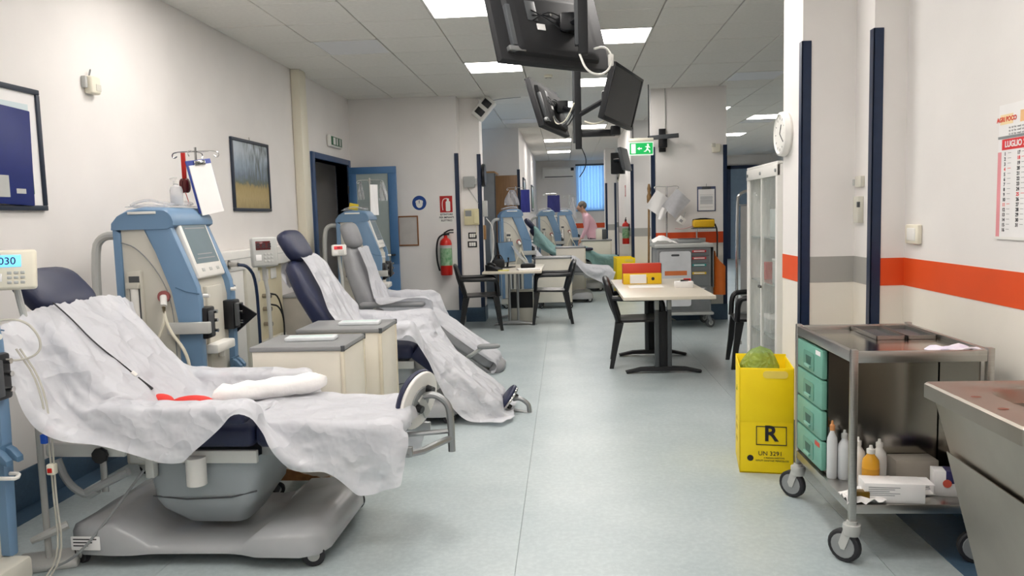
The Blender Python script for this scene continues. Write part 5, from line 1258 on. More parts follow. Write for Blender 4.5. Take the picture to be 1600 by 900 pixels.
t = thing('box_file', 'red box file lying behind the yellow binder on the table', 'binder', (.76, 7.82, .742), math.radians(1))
MB().box(-.19, .19, -.04, .04, 0, .20, .004).build('case', mat('file_red', '#c8402c', rough=.45, var=.04), t); MB().box(.192, .196, -.038, .038, .005, .195).build('end_panel', M_BLACK, t)
t = thing('lever_arch_binder', 'yellow lever arch binder with a blank white label on the table', 'binder', (.755, 7.735, .742), math.radians(1))
MB().box(-.185, .19, -.035, .035, 0, .105, .004).build('case', mat('binder_yellow', '#edc21f', rough=.4, var=.03), t); MB().box(-.12, .04, -.0365, -.0345, .008, .097).build('spine_label', M_PAPER, t)
MB().lathe([(.006, 0), (.016, 0), (.016, .002), (.006, .002)], 18, (.105, -.038, .052), 'y').build('finger_ring', M_INK, t); MB().box(.045, .05, -.0362, -.034, .008, .07).build('label_edge', M_DGREY, t)
t = MB().box(-.16, .16, -.10, .10, 0, .003).build('paper_sheet_on_table', M_PAPER, None); t.name = 'loose_paper'; t.location = (.76, 7.42, .742); tag(t, 'white sheet of paper before the yellow binder', 'paper')
t = thing('tissue_box', 'small white carton with dark print on the table corner', 'box', (1.10, 7.30, .742), math.radians(-4))
MB().box(-.085, .085, -.055, .055, 0, .055, .003).build('carton', M_PAPER, t); MB().box(-.03, .04, -.03, .03, .0545, .0562).build('opening', M_GINK, t); MB().tube([(-.03, -.02, .065), (.05, .015, .068)], .006, 6).build('pen', M_BLACK, t)
t = MB().box(-.035, .035, -.02, .02, 0, .045, .006).build('red_stapler', M_RED, None); t.location = (1.20, 7.74, .742); tag(t, 'small red stapler near the back of the table', 'stapler')

# emergency trolley by the partition
t = et = thing('emergency_trolley', 'grey emergency trolley with colour-tagged drawers and a white board', 'trolley', (1.46, 9.92, 0))
MB().box(-.33, .33, -.25, .25, .19, 1.00, .01).build('body', mat('cart_grey', '#8f9192', rough=.4, var=.03), t)
MB().box(-.36, .36, -.28, .28, .165, .20, .01).build('bumper_base', M_LGREY, t); MB().box(-.36, .36, -.28, .28, 1.00, 1.05, .015).build('top', M_LGREY, t)
MB().box(-.36, .36, .26, .28, 1.05, 1.10, .006).build('rear_rail', M_LGREY, t)
for sx in (-1, 1):
    for sy in (-1, 1): caster(t, sx * .30, sy * .22, .06, .165, .03, M_GREY, .4, M_DGREY)
zz = .98
for hgt, c in ((.085, '#cf3b3f'), (.085, '#cf3b3f'), (.10, '#3aa09a'), (.19, '#e8c33c'), (.30, '#8f9192')):
    d = MB().box(-.31, .31, -.262, -.25, zz - hgt + .004, zz - .004, .003).build('drawer', mat('cart_front', '#7c7e80', rough=.4), t)
    MB().box(.10, .27, -.27, -.261, zz - .04, zz - .012, .002).build('drawer_tag', mat('tag_' + c[1:], c, rough=.4), d); MB().box(.12, .25, -.272, -.2695, zz - .032, zz - .02).build('tag_text', M_PAPER, d)
    zz -= hgt
bp_ = MB(); bp_.prism(rrect(-.30, .08, .28, .96, .03, 3), 'y', -.30, -.285); bo = bp_.build('resuscitation_board', mat('board_white', '#d8d9dc', rough=.3), t)
MB().prism(rrect(-.16, -.06, .90, .925, .012, 3), 'y', -.302, -.299).build('hand_slot', M_DGREY, bo)
MB().box(-.24, .03, -.302, -.299, .665, .72).build('orange_strip', mat('strip_orange', '#dc7a45', rough=.4), bo)
MB().box(.362, .375, -.20, -.02, .5, 1.0, .004).build('side_plate', M_GREY, t)
o = MB(); o.slab([[(-.06 + .13 * i / 6 + .0 * j, .02 * math.sin(i), -.52 + .55 * j / 8 * (1 - .06 * i)) for j in range(9)] for i in range(7)], .03)
o = o.build('hanging_pouch', mat('pouch_orange', '#cf6a22', rough=.6, var=.05), None, 60); o.location = (1.90, 9.80, .92); tag(o, 'orange pouch hanging at the side of the emergency trolley', 'pouch')
t = MB(); t.slab([[(-.15 + .30 * i / 10, -.12 + .24 * j / 8, .02 + .10 * math.exp(-((i - 4) / 4) ** 2 - ((j - 4) / 4) ** 2) + .012 * noise.noise((i * .8, j * .8, 4))) for j in range(9)] for i in range(11)], .004)
t = t.build('paper_bundle', M_PAPER, None, 20); t.location = (1.24, 9.86, 1.035); tag(t, 'crumpled white paper bundle on the emergency trolley', 'paper')
t = thing('suction_tray', 'low grey instrument case on the emergency trolley top', 'instrument case', (1.56, 9.95, 1.05))
MB().box(-.14, .14, -.13, .13, 0, .045, .01).build('case', M_GREY, t); MB().box(-.12, .12, -.11, .11, .045, .055, .004).build('lid', M_DGREY, t)
t = thing('defibrillator', 'yellow and black defibrillator with a hanging strap on a chrome pole', 'defibrillator', (1.79, 10.10, 0))
MB().tube([(-.10, .0, 1.05), (-.10, 0, 1.22)], .012, 8).build('pole', M_CHROME, t); MB().box(-.16, .13, -.08, .08, 1.22, 1.235, .003).build('shelf', M_DGREY, t)
MB().box(-.15, .12, -.07, .07, 1.235, 1.335, .02, 3).build('case', mat('device_yellow', '#e2b21c', rough=.4), t)
MB().tube([(-.15, 0, 1.33), (-.02, 0, 1.35), (.12, 0, 1.33)], .012, 8, smooth=1).build('carry_handle', M_BLACK, t)
MB().tube([(.12, -.05, 1.28), (.15, -.06, 1.20), (.15, -.05, .9), (.15, -.04, .6)], .010, 6, smooth=1).build('strap', M_BLACK, t)
MB().tube([(-.15, -.05, 1.26), (-.28, -.06, 1.22), (-.38, -.04, 1.23)], .005, 6, smooth=2).build('lead', mat('lead_pink', '#c99a98', rough=.5), t)
# infusion stand with paper sheets
t = thing('drip_stand', 'chrome drip stand behind the emergency trolley hung with paper', 'drip stand', (1.33, 10.24, 0))
MB().tube([(0, 0, .05), (0, 0, 1.78)], .011, 8).build('pole', M_CHROME, t)
for k in range(5): MB().tube([(0, 0, .07), (.10 * math.cos(k * 1.257), .10 * math.sin(k * 1.257), .02)], .012, 6).build('foot', M_LGREY, t)
for s in (-1, 1): MB().tube([(0, 0, 1.77), (s * .14, 0, 1.78), (s * .16, 0, 1.755), (s * .14, 0, 1.74)], .004, 6, smooth=1).build('hook', M_CHROME, t)
def hung_sheet(label, x, y, z, a, w, h, m=M_PAPER, name='hanging_paper'):
    P = [[(-w / 2 + w * i / 6, .012 * math.sin(i * 1.1 + j * .4), -h / 2 + h * j / 6) for j in range(7)] for i in range(7)]
    o = MB().slab(P, .003).build(name, m, None, 60); o.location = (x, y, z); o.rotation_euler = (0, math.radians(a), .1); return tag(o, label, 'paper')
hung_sheet('grey patterned paper sheet hung askew from the drip stand', 1.44, 10.16, 1.55, 42, .24, .30, mat('paper_grey', '#c6c6ca', rough=.7, var=.06, scale=30))
hung_sheet('wide white paper sheet behind the patterned one on the drip stand', 1.23, 10.19, 1.55, 35, .26, .26)
hung_sheet('narrow white paper strip dangling low from the drip stand', 1.26, 10.14, 1.42, 30, .08, .16)
t = thing('card_tag', 'small white tag with a dark mark under the hung papers', 'tag', (1.50, 10.13, 1.33)); t.rotation_euler = (0, .7, 0)
MB().box(-.05, .05, -.004, .004, -.045, .045, .008).build('card', M_WHITE, t); MB().box(-.02, .02, -.006, -.004, -.02, .015).build('mark', M_GINK, t); MB().tube([(0, 0, .045), (-.03, 0, .12)], .003, 5).build('string', M_GREY, t)
# clipboard, bracket, sensors on the partition
t = thing('clipboard', 'dark clipboard with a printed table on the partition wall', 'clipboard', (1.868, 10.4, 1.44))
MB().box(-.12, .12, -.008, 0, 0, .325, .006).build('board', mat('clip_slate', '#4d5470', rough=.4), t); MB().box(-.105, .105, -.011, -.008, .012, .29).build('page', M_PAPER, t)
MB().box(-.06, .06, -.02, -.008, .29, .325, .004).build('clip', M_DGREY, t); MB().tube([(0, -.01, .325), (0, -.006, .36)], .003, 5).build('hanger', M_GREY, t)
MB().box(-.08, .08, -.0118, -.011, .10, .20).build('printed_table', mat('table_print', '#c9cacc', rough=.7), t)
for k in range(5): MB().box(-.085, .085, -.0122, -.0112, .055 + .04 * k, .058 + .04 * k).build('printed_rule', M_GINK, t)
t = thing('wall_tv_bracket', 'empty black television bracket high on the partition wall', 'bracket', (1.30, 10.4, 2.40))
MB().box(-.045, .045, -.03, 0, -.17, .13, .005).build('wall_plate', M_BLACK, t); MB().box(-.055, .055, -.10, -.03, -.12, .03, .01).build('tilt_head', M_BLACK, t)
MB().box(-.20, .20, -.13, -.10, -.012, .045, .005, m=RY(-.06)).build('cross_bar', M_DGREY, t)
t = thing('wall_sensor', 'small cream motion sensor on the partition near the guard', 'sensor', (1.99, 10.4, 2.20), 0)
MB().box(-.05, .06, -.05, 0, 0, .11, .015).build('housing', M_IVORY, t); MB().box(-.06, -.01, -.055, -.01, .07, .12, .006).build('lens_cap', M_BEIGE, t)
t = MB().box(1.335, 1.347, 10.385, 10.4, 2.3, CEIL, .003).build('cable_conduit', M_LGREY, None); tag(t, 'thin grey conduit running from the ceiling to the bracket', 'conduit')
t = thing('wooden_rod', 'carved wooden rod leaning by the guard of the partition', 'rod', (1.09, 10.36, 0))
MB().tube([(.0, 0, .0), (.02, .03, .9), (.035, .06, 1.82)], .014, 8).build('shaft', mat('rod_wood', '#8a6a42', rough=.5, var=.2, scale=20), t); MB().lathe([(.014, 1.55), (.03, 1.58), (.032, 1.66), (.018, 1.70), (.026, 1.76), (.012, 1.82)], 12, (.035, .055, 0)).build('carved_head', MATS['rod_wood'], t)
# hanging exit sign and small tv on the pillar
t = thing('exit_sign', 'lit green running-man exit sign hanging from the ceiling', 'exit sign', (.99, 10.05, 2.17))
MB().box(-.155, .155, -.02, .02, 0, .17, .004).build('panel', mat('sign_white_lit', '#e8efe6', rough=.3, emit='#d8f0dc', strength=.5), t); MB().box(-.155, .155, -.03, .03, .17, .215, .006).build('lamp_housing', M_IVORY, t)
gr = MB().box(-.145, .145, -.0225, -.0195, .014, .155).build('green_field', mat('sign_green_lit', '#12a050', rough=.3, emit='#12a050', strength=.6), t)
MB().box(-.125, -.07, -.0235, -.0222, .025, .145).build('door_symbol', MATS['sign_white_lit'], gr); MB().prism([(-.05, .085), (-.02, .105), (-.02, .092), (.01, .092), (.01, .078), (-.02, .078), (-.02, .065)], 'y', -.0235, -.0222).build('arrow', MATS['sign_white_lit'], gr)
rm = MB(); rm.lathe([(.001, 0), (.013, 0), (.013, .0013), (.001, .0013)], 14, (.085, -.0235, .13), 'y'); rm.build('runner_head', MATS['sign_white_lit'], gr)
MB().prism([(.05, .11), (.095, .118), (.115, .095), (.108, .088), (.092, .10), (.088, .075), (.115, .055), (.112, .03), (.102, .03), (.10, .05), (.075, .066), (.06, .045), (.035, .042), (.035, .052), (.053, .055), (.068, .08), (.07, .10), (.052, .10)], 'y', -.0235, -.0222).build('runner_body', MATS['sign_white_lit'], gr)
for s in (-1, 1): MB().tube([(s * .10, 0, .21), (s * .10, 0, CEIL - 2.17)], .006, 6).build('hanger_rod', M_BLACK, t)
t = thing('pillar_television', 'small television in profile on a swing arm at the cream pillar', 'television', (1.03, 13.2, 2.34), math.radians(74))
MB().box(-.27, .27, -.03, .03, -.19, .19, .01, m=RX(-.22)).build('cabinet', M_DGREY, t); MB().box(-.15, .15, .03, .07, -.12, .10, .01, m=RX(-.22)).build('back_cover', M_BLACKMAT, t)
MB().tube([(0, .06, 0), (.10, .20, .0), (.34, .16, .0)], .025, 8).build('swing_arm', M_BLACK, t); MB().box(.26, .42, .08, .30, -.22, .14, .01).build('wall_mount', M_BLACKMAT, t)
for k in range(3): MB().tube([(.28, .14, -.1), (.22 + .04 * k, .16, -.28), (.30, .2, -.34 - .03 * k), (.36, .2, -.15)], .006, 6, smooth=2).build('loose_cable', M_IVORY if k else M_BLACK, t)

# ------------------------------------------------------------------ end wall on the left: signs and fire point
YE = 10.35
t = thing('safety_sign', 'round blue wear-goggles sign on a white square', 'sign', (-1.937, YE, 1.657))
MB().box(-.105, .105, -.003, 0, -.105, .105).build('plate', M_WHITE, t); MB().lathe([(.001, -.003), (.096, -.003), (.096, -.005), (.001, -.005)], 32, (0, 0, 0), 'y').build('blue_disc', mat('sign_blue', '#17438c', rough=.4), t)
fc = MB(); fc.prism([(.046 * math.cos(a), -.012 + .056 * math.sin(a)) for a in (2 * PI * k / 18 for k in range(18))], 'y', -.0065, -.005); fo = fc.build('face_symbol', M_WHITE, t)
MB().box(-.050, .050, -.0072, -.0064, -.004, .030).build('goggle_band', MATS['sign_blue'], fo)
for s in (-1, 1): MB().lathe([(.012, -.0072), (.024, -.0072), (.024, -.008), (.012, -.008)], 16, (s * .027, 0, .012), 'y').build('goggle_rim', M_WHITE, fo)
t = thing('extinguisher_sign', 'red fire extinguisher sign with Italian text', 'sign', (-1.575, YE, 1.38))
MB().box(-.095, .095, -.003, 0, 0, .37).build('plate', M_WHITE, t); rd = MB().box(-.085, .085, -.0045, -.003, .14, .36).build('red_field', mat('sign_red', '#b3231f', rough=.4), t)
MB().prism(rrect(-.005, .055, .155, .29, .014, 3), 'y', -.006, -.0045).build('cylinder_symbol', M_WHITE, rd); MB().box(.01, .04, -.006, -.0045, .29, .325).build('valve_symbol', M_WHITE, rd)
MB().tube([(.02, -.0052, .325), (-.04, -.0052, .32), (-.055, -.0052, .25), (-.045, -.0052, .17)], .005, 5, smooth=2).build('hose_symbol', M_WHITE, rd)
for k, s in enumerate(('ESTINTORE', 'PER IMPIANTI', 'ELETTRICI')): words('lettering', s, .033, M_INK, t, (0, -.0042, .112 - .04 * k), th=.0005, bold=.0008)
def extinguisher(label, loc, rz=0.):
    t = thing('fire_extinguisher', label, 'fire extinguisher', loc, rz)
    MB().lathe([(.001, 0), (.075, 0), (.08, .012), (.08, .42), (.07, .46), (.04, .49), (.024, .50), (.024, .53), (.001, .53)], 24, (0, -.09, 0)).build('cylinder', M_RED, t)
    MB().lathe([(.081, .13), (.081, .36)], 24, (0, -.09, 0)).build('green_label', mat('label_green', '#4c8a5c', rough=.4, var=.2, scale=20, col2='#a9c6a4'), t)
    MB().lathe([(.0815, .36), (.0815, .40)], 24, (0, -.09, 0)).build('grey_band', M_LGREY, t)
    v = MB().box(-.03, .05, -.11, -.07, .53, .56, .006).build('valve', M_BLACK, t)
    MB().tube([(-.02, -.09, .56), (.05, -.09, .60), (.11, -.09, .60)], .01, 6, smooth=1).build('squeeze_lever', M_BLACK, v); MB().tube([(-.02, -.09, .545), (.06, -.09, .565), (.11, -.09, .565)], .008, 6).build('carry_handle', M_BLACK, v)
    MB().tube([(-.03, -.09, .545), (-.10, -.10, .50), (-.125, -.11, .36), (-.12, -.11, .18), (-.09, -.10, .06)], .012, 8, smooth=2).build('hose', M_BLACK, t)
    MB().box(-.05, .05, -.02, 0, .30, .46, .004).build('wall_bracket', M_BLACK, t)
    return t
extinguisher('red fire extinguisher with green label on the end wall', (-1.585, YE, .685))
t = thing('notice_frame', 'thin wooden notice frame with plain backing beside the blue door leaf', 'notice board', (-2.10, YE, 1.085))
f = MB()
for a in ((-.14, .14, 0, .018), (-.14, .14, .385, .403), (-.14, -.122, .018, .385), (.122, .14, .018, .385)): f.box(a[0], a[1], -.016, 0, a[2], a[3], .003)
f.build('frame', mat('frame_wood', '#8a5a34', rough=.5, var=.1), t); MB().box(-.122, .122, -.008, -.002, .018, .385).build('backing', mat('backing_grey', '#c2bdb8', rough=.5), t)
# recess fittings
YR = 10.62
t = thing('alarm_siren', 'grey alarm box with a side lamp on the recess wall', 'alarm', (-1.27, YR, 1.85))
MB().box(-.09, .06, -.07, 0, 0, .15, .006).build('housing', mat('box_grey', '#a3a5a3', rough=.5), t); MB().box(.06, .09, -.055, -.01, .04, .12, .004).build('side_lamp', M_LGREY, t)
MB().tube([(-.04, -.02, .0), (.04, -.01, -.12), (.10, -.01, -.22)], .005, 6).build('cable', M_LGREY, t)
t = thing('wall_intercom', 'cream wall intercom with a small grey display', 'intercom', (-1.265, YR, 1.34))
MB().box(-.10, .10, -.05, 0, 0, .22, .008).build('housing', mat('intercom_cream', '#ded5ae', rough=.45), t); MB().box(-.085, .0, -.053, -.049, .12, .20, .003).build('display', M_GREY, t)
MB().box(.03, .085, -.075, -.05, .015, .205, .012).build('handset', MATS['intercom_cream'], t); MB().tube([(.06, -.04, .0), (.065, -.03, -.08), (.05, -.02, -.14)], .006, 6, smooth=1).build('handset_cord', M_IVORY, t)
rocker('upper light switch with black surround under the intercom', -1.265, YR, 1.195, 0, M_BLACK, .115, .085)
rocker('lower light switch with black surround under the intercom', -1.27, YR, 1.075, 0, M_BLACK, .13, .085)
t = thing('wall_clock', 'black-rimmed wall clock seen edge on at the recess corner', 'clock', (-1.13, 10.80, 2.02), PI / 2)
MB().lathe([(.001, 0), (.15, 0), (.16, -.02), (.15, -.05), (.135, -.05)], 32, (0, 0, 0), 'y').build('rim', M_BLACK, t); MB().lathe([(.001, -.035), (.137, -.035), (.137, -.04), (.001, -.04)], 32, (0, 0, 0), 'y').build('dial', M_PAPER, t)
for a, L in ((1.1, .07), (3.4, .10)): MB().tube([(0, -.043, 0), (L * math.sin(a), -.043, L * math.cos(a))], .004, 5).build('hand', M_INK, t)
t = thing('cable_box', 'grey cable box with a looping white wire beside the desk corner', 'junction box', (-1.13, 10.82, 1.45), PI / 2)
MB().box(-.06, .06, -.06, 0, 0, .22, .006).build('housing', M_LGREY, t); MB().tube([(.0, -.04, -.02), (.02, -.12, -.12), (.04, -.14, -.35), (.02, -.11, -.6), (.0, -.06, -.68)], .007, 6, smooth=2).build('white_wire', M_WHITE, t)
MB().box(-.04, .05, -.03, 0, -.32, -.12, .004).build('socket_strip', M_WOOD, t)
# tall cupboard with its wooden door swung open
t = thing('tall_cupboard', 'tall grey cupboard with one brown door swung open beyond the recess', 'cupboard', (-1.30, 13.9, 0))
MB().box(-.45, .10, -.40, .40, .05, 2.20, .004).build('carcass', mat('cupboard_grey', '#77797b', rough=.5), t); MB().box(-.46, .11, -.41, .41, 2.20, 2.23, .003).build('top', MATS['light_wood'], t)
MB().box(.10, .115, -.39, .0, .06, 2.19).build('closed_door', mat('cupboard_dark', '#4a4b4d', rough=.5), t)
d = MB().box(.12, .50, -.41, -.39, .06, 2.15, .003).build('open_door', mat('brown_laminate', '#7d5a36', rough=.45, var=.1, scale=4, stretch=(8, 8, 1)), t); MB().box(.44, .46, -.43, -.41, 1.0, 1.12, .004).build('handle', M_BLACK, d)

# ------------------------------------------------------------------ cluttered desk
t = thing('desk', 'pale desk on silver legs crowded with a phone and papers', 'desk', (-.69, 10.55, 0))
MB().box(-.375, .385, -.72, .72, .712, .742, .004).build('desktop', M_TABLE, t)
for yy in (-.30, .40):
    for sx in (-.06, .05): MB().cyl((sx, yy, .04), (sx, yy, .712), .017, n=12).build('leg_tube', M_ALU, t)
    f = MB(); f.prism([(-.28, 0), (-.26, .025), (-.05, .06), (.05, .06), (.26, .025), (.30, 0), (.12, .02), (-.12, .02)], 'y', yy - .04, yy + .04, bev=.006); f.build('foot_bar', M_ALU, t)
MB().box(-.20, .20, -.20, .30, .67, .705).build('under_rail', M_LGREY, t)
t = thing('computer_tower', 'white and black computer tower on the floor under the desk', 'computer', (-.62, 10.55, 0))
MB().box(-.17, .18, -.10, .10, .0, .44, .006).build('case', M_BEIGE, t); MB().box(-.16, .17, -.103, -.099, .20, .42, .003).build('front_panel', M_BLACKMAT, t)
t = thing('monitor', 'slim monitor seen almost edge on at the desk', 'monitor', (-.78, 10.62, .742), math.radians(66))
MB().box(-.22, .22, -.012, .012, .07, .36, .006, m=RX(-.15)).build('panel', M_BLACK, t); MB().box(-.21, .21, -.0135, -.011, .08, .35, m=RX(-.15)).build('screen', mat('monitor_blue', '#5d7f9e', rough=.2), t)
MB().cyl((0, .02, .0), (0, .0, .14), .015, n=8).build('neck', M_BLACK, t); MB().box(-.1, .1, -.06, .08, 0, .012, .004).build('foot', M_BLACK, t)
t = thing('desk_phone', 'black desk telephone with cordless handset at the desk edge', 'telephone', (-.93, 10.05, .742), math.radians(-20))
MB().prism([(-.09, 0), (.09, 0), (.09, .025), (-.06, .08), (-.09, .08)], 'y', -.08, .08, bev=.006).build('body', M_BLACK, t); MB().tube([(-.06, -.06, .09), (-.01, -.06, .10), (.05, -.06, .07)], .018, 8, smooth=1).build('handset', M_BLACK, t)
for i in range(3):
    for j in range(3): MB().box(-.02 + .025 * i, -.005 + .025 * i, -.02 + .025 * j, -.005 + .025 * j, .05 - .018 * i, .064 - .018 * i).build('key', M_GREY, t)
t = thing('camera_bag', 'small black bag with a strap loop behind the telephone', 'bag', (-.90, 10.42, .742))
MB().pillow((0, 0, .07), (.085, .07, .07), .6).build('pouch', M_BLACKMAT, t); MB().tube([(-.06, 0, .13), (-.03, 0, .19), (.03, 0, .19), (.06, 0, .13)], .008, 6, smooth=2).build('strap', M_BLACK, t)
t = thing('label_printer', 'low black device lying on papers at the desk', 'device', (-.50, 10.35, .742))
MB().pillow((0, 0, .035), (.10, .09, .035), .55).build('shell', M_BLACKMAT, t); MB().box(-.07, .07, -.06, .0, .066, .072, .003).build('lid', M_DGREY, t)
t = MB().box(-.07, .07, -.05, .05, 0, .012, .003).build('sticky_notes', mat('note_yellow', '#d9d275', rough=.6), None); t.location = (-.80, 10.0, .742); tag(t, 'pad of yellow notes beside the telephone', 'notepad')
t = MB().box(-.14, .14, -.10, .10, 0, .02, .003).build('paper_stack', M_PAPER, None); t.location = (-.48, 10.05, .742); t.rotation_euler = (0, 0, .2); tag(t, 'stack of white papers before the black device on the desk', 'papers')
P = [[(-.06 + .22 * i / 10 - .06 * j / 8, -.05 + .10 * j / 8 + .02 * math.sin(i), .26 * (1 - i / 10) ** 1.2 + .03 + .02 * noise.noise((i * .5, j * .5, 1))) for j in range(9)] for i in range(11)]
t = MB().slab(P, .004).build('plastic_wrap', M_SHEETG, None, 60); t.location = (-.64, 10.75, .742); tag(t, 'crumpled clear plastic sheet slumped on the desk beside the monitor', 'plastic')

# ------------------------------------------------------------------ second treatment row
bedside('cream bedside cabinet standing right behind the cluttered desk', -.47, .10, 11.9, 12.35, .80)
bedside('taller cream cabinet beside the teal-draped recliner', -.17, .36, 13.62, 14.0, .88)
bedside('cream cabinet with grey top before the man in pink', .33, .93, 15.5, 16.0, .93)
t = thing('carton_stack', 'small cream and dark carton on the cabinet before the man', 'carton', (.72, 15.75, .93))
MB().box(-.09, .03, -.08, .08, 0, .21, .003).build('cream_carton', M_CREAM, t); MB().box(.032, .12, -.07, .07, 0, .20, .003).build('dark_carton', M_DGREY, t)
rec5, bx5, K5 = recliner('pale grey recliner with its foot end past the desk cabinet', (-.10, 13.02, 0), 0, 55, 4, .60, M_GREYV, 'grey', arms=.70)
sh5 = cover(K5, bx5, 36, 34, lambda s: -.50, lambda s: .50, 21, s0=.9, ext=.06, arms=.70, steps=90)
sheet_object('paper_sheet', sh5, M_SHEET, 'white disposable sheet over the recliner behind the desk cabinet', 'sheet')
rec4, bx4, K4 = recliner('recliner under a teal drape with a navy arm pad', (.16, 14.85, 0), 0, 48, 3, .66, M_NAVYV, 'navy', arms=.78)
sh4 = cover(K4, bx4, 40, 36, lambda s: -.60, lambda s: .58, 22, s0=1.0, ext=.25, arms=.78, steps=100)
sheet_object('teal_drape', sh4, M_TEAL, 'teal cloth draped over the far recliner', 'drape')
c = MB().pillow((.36, 14.42, .80), (.16, .07, .03), .5).build('arm_cushion', M_NAVYV, None, 60); tag(c, 'navy arm cushion resting on the teal drape', 'cushion')
wb2 = dup(wb, (1.03, 13.64, 0), math.radians(4), 'smaller yellow waste box printed R beside the far grey-banded pillar'); wb2.scale = (1.12, 1.12, 1.14)

# things hung on the machines' poles
def hung(name, label, cat, x, y, z, w, h, m, rz=0., wave=.015, th=.004):
    tp = .04 if wave < .01 else .72
    P = [[(-w / 2 * (1 - tp * (j / 8) ** 2) + w * (1 - tp * (j / 8) ** 2) * i / 8, wave * math.sin(i * 1.5 + j * .7), -h + h * j / 8 + (.25 * wave * math.sin(i * 2.3) if j == 0 else 0)) for j in range(9)] for i in range(9)]
    o = MB().slab(P, th).build(name, m, None, 60); o.location = (x, y, z); o.rotation_euler = (0, 0, rz); return tag(o, label, cat)
M_BLUEBAG = mat('blue_folder', '#2a2f78', rough=.45, var=.1, scale=8)
hung('saline_bag', 'clear bag hanging from the pole of the machine before the blue door', 'bag', -2.03, 8.66, 1.88, .10, .22, M_CLEAR)
hung('saline_bag', 'narrow clear bag hanging opposite the other on the same pole', 'bag', -2.27, 8.62, 1.88, .07, .20, M_CLEAR, .4)
hung('treatment_chart', 'white chart on a dark board before the frosted door pane', 'chart', -2.12, 8.60, 1.84, .12, .34, M_PAPER, 1.0, .002)
t = MB().box(-.05, .05, -.003, .003, 0, .07).build('yellow_tag', mat('tag_yellow', '#e9cf3a', rough=.5), None); t.location = (-2.28, 8.3, 1.56); t.rotation_euler = (0, .2, 0); tag(t, 'yellow paper tag stuck on the machine before the blue door', 'tag')
hung('document_bag', 'dark blue folder hanging from the machine behind the desk', 'folder', -.62, 12.42, 1.86, .16, .36, M_BLUEBAG, .5, .004, .012)
hung('plastic_bag', 'clear plastic bag hanging on the machine behind the desk', 'bag', -.83, 12.40, 1.86, .24, .24, M_CLEAR, .2, .03)
hung('document_bag', 'blue patterned folder hanging from the machine behind the teal drape', 'folder', -.22, 16.5, 1.86, .27, .36, M_BLUEBAG, .1, .004, .012)
hung('plastic_bag', 'white plastic bag hanging on the machine nearest the blinds', 'bag', .20, 18.8, 1.86, .2, .5, M_CLEAR, .2, .03)

# ------------------------------------------------------------------ far wall: window, blinds, air conditioner
w1 = tag(bpy.data.objects.new('window_1', None), kind='structure'); COL.objects.link(w1)
f = MB()
for a in ((.38, 1.22, 1.56, 1.61), (.38, 1.22, 2.88, 2.93), (.38, .43, 1.61, 2.88), (1.17, 1.22, 1.61, 2.88)): f.box(a[0], a[1], YFAR + .08, YFAR + .14, a[2], a[3])
f.build('window_frame', M_WHITE, w1, 0); MB().box(.43, 1.17, YFAR + .10, YFAR + .106, 1.61, 2.88).build('pane', sheer('window_glass', '#cfe4f5', .15, .5, .05), w1, 0)
MB().box(.34, 1.26, YFAR - .05, YFAR + .05, 1.53, 1.56, .004).build('window_sill', mat('sill_blue', '#7fa6c9', rough=.5), w1)
t = thing('vertical_blinds', 'pale blue vertical blinds glowing with daylight at the far window', 'blinds', (.80, YFAR - .06, 0))
MB().box(-.44, .44, -.02, .02, 2.88, 2.93, .004).build('head_rail', M_DGREY, t)
M_BLIND = sheer('blind_fabric', '#cfe3f3', .93, .75, .7, 30.)
sl = None
for k in range(9):
    if sl is None:
        sl = o = MB().box(-.048, .048, -.002, .002, 1.56, 2.88).build('slat', M_BLIND, t, 0)
    else: o = sl.copy(); COL.objects.link(o)
    o.location = (-.38 + .095 * k, 0, 0); o.rotation_euler = (0, 0, .35 + .06 * math.sin(k * 2.1))
w2 = tag(bpy.data.objects.new('window_2', None), kind='structure'); COL.objects.link(w2)
f = MB()
for a in ((4.2, 4.9, .95, 1.0), (4.2, 4.9, 2.05, 2.1), (4.2, 4.25, 1.0, 2.05), (4.85, 4.9, 1.0, 2.05)): f.box(a[0], a[1], YFAR + .08, YFAR + .14, a[2], a[3])
f.build('window_frame', M_NAVY, w2, 0); MB().box(4.25, 4.85, YFAR + .10, YFAR + .106, 1.0, 2.05).build('pane', MATS['window_glass'], w2, 0)
t = thing('air_conditioner', 'white split air conditioner high on the far wall beside the blinds', 'air conditioner', (-.14, YFAR, 2.52))
MB().prism([(-.22, .06), (-.20, .0), (0, .0), (0, .34), (-.17, .34), (-.22, .28)], 'x', -.48, .47, bev=.01).build('casing', M_WHITE, t)
MB().box(-.42, .42, -.225, -.19, .035, .062, .004).build('outlet_flap', M_DGREY, t); MB().box(.36, .45, -.226, -.215, .22, .31, .003).build('display', M_BLACK, t)
picture('narrow framed print on the far corridor wall above the desk machine', 15.4, 16.3, 1.55, 2.20, 'garden', .05, x=-.81)
picture('second framed print further along the far corridor wall', 19.3, 20.4, 1.55, 2.20, 'garden', .05, x=-.81)
extinguisher('small fire extinguisher on the far cream pillar side', (1.19, 14.35, .88), -PI / 2).scale = (.8, .8, .8)
t = thing('extinguisher_sign', 'small red extinguisher sign on the far cream pillar', 'sign', (1.19, 15.1, 1.75), -PI / 2)
MB().box(-.19, .19, -.004, 0, 0, .24).build('plate', M_WHITE, t); MB().box(-.18, .03, -.006, -.004, .01, .23).build('red_field', MATS['sign_red'], t); MB().box(-.10, -.04, -.0072, -.006, .04, .18).build('cylinder_symbol', M_WHITE, t)
t = thing('far_door', 'dark blue door frame in the far right corner of the ward', 'door', (3.0 + 2.3, YFAR, 0))
for x0 in (-.5, .45): MB().box(x0, x0 + .12, -.06, 0, 0, 2.75).build('jamb', M_NAVY, t)
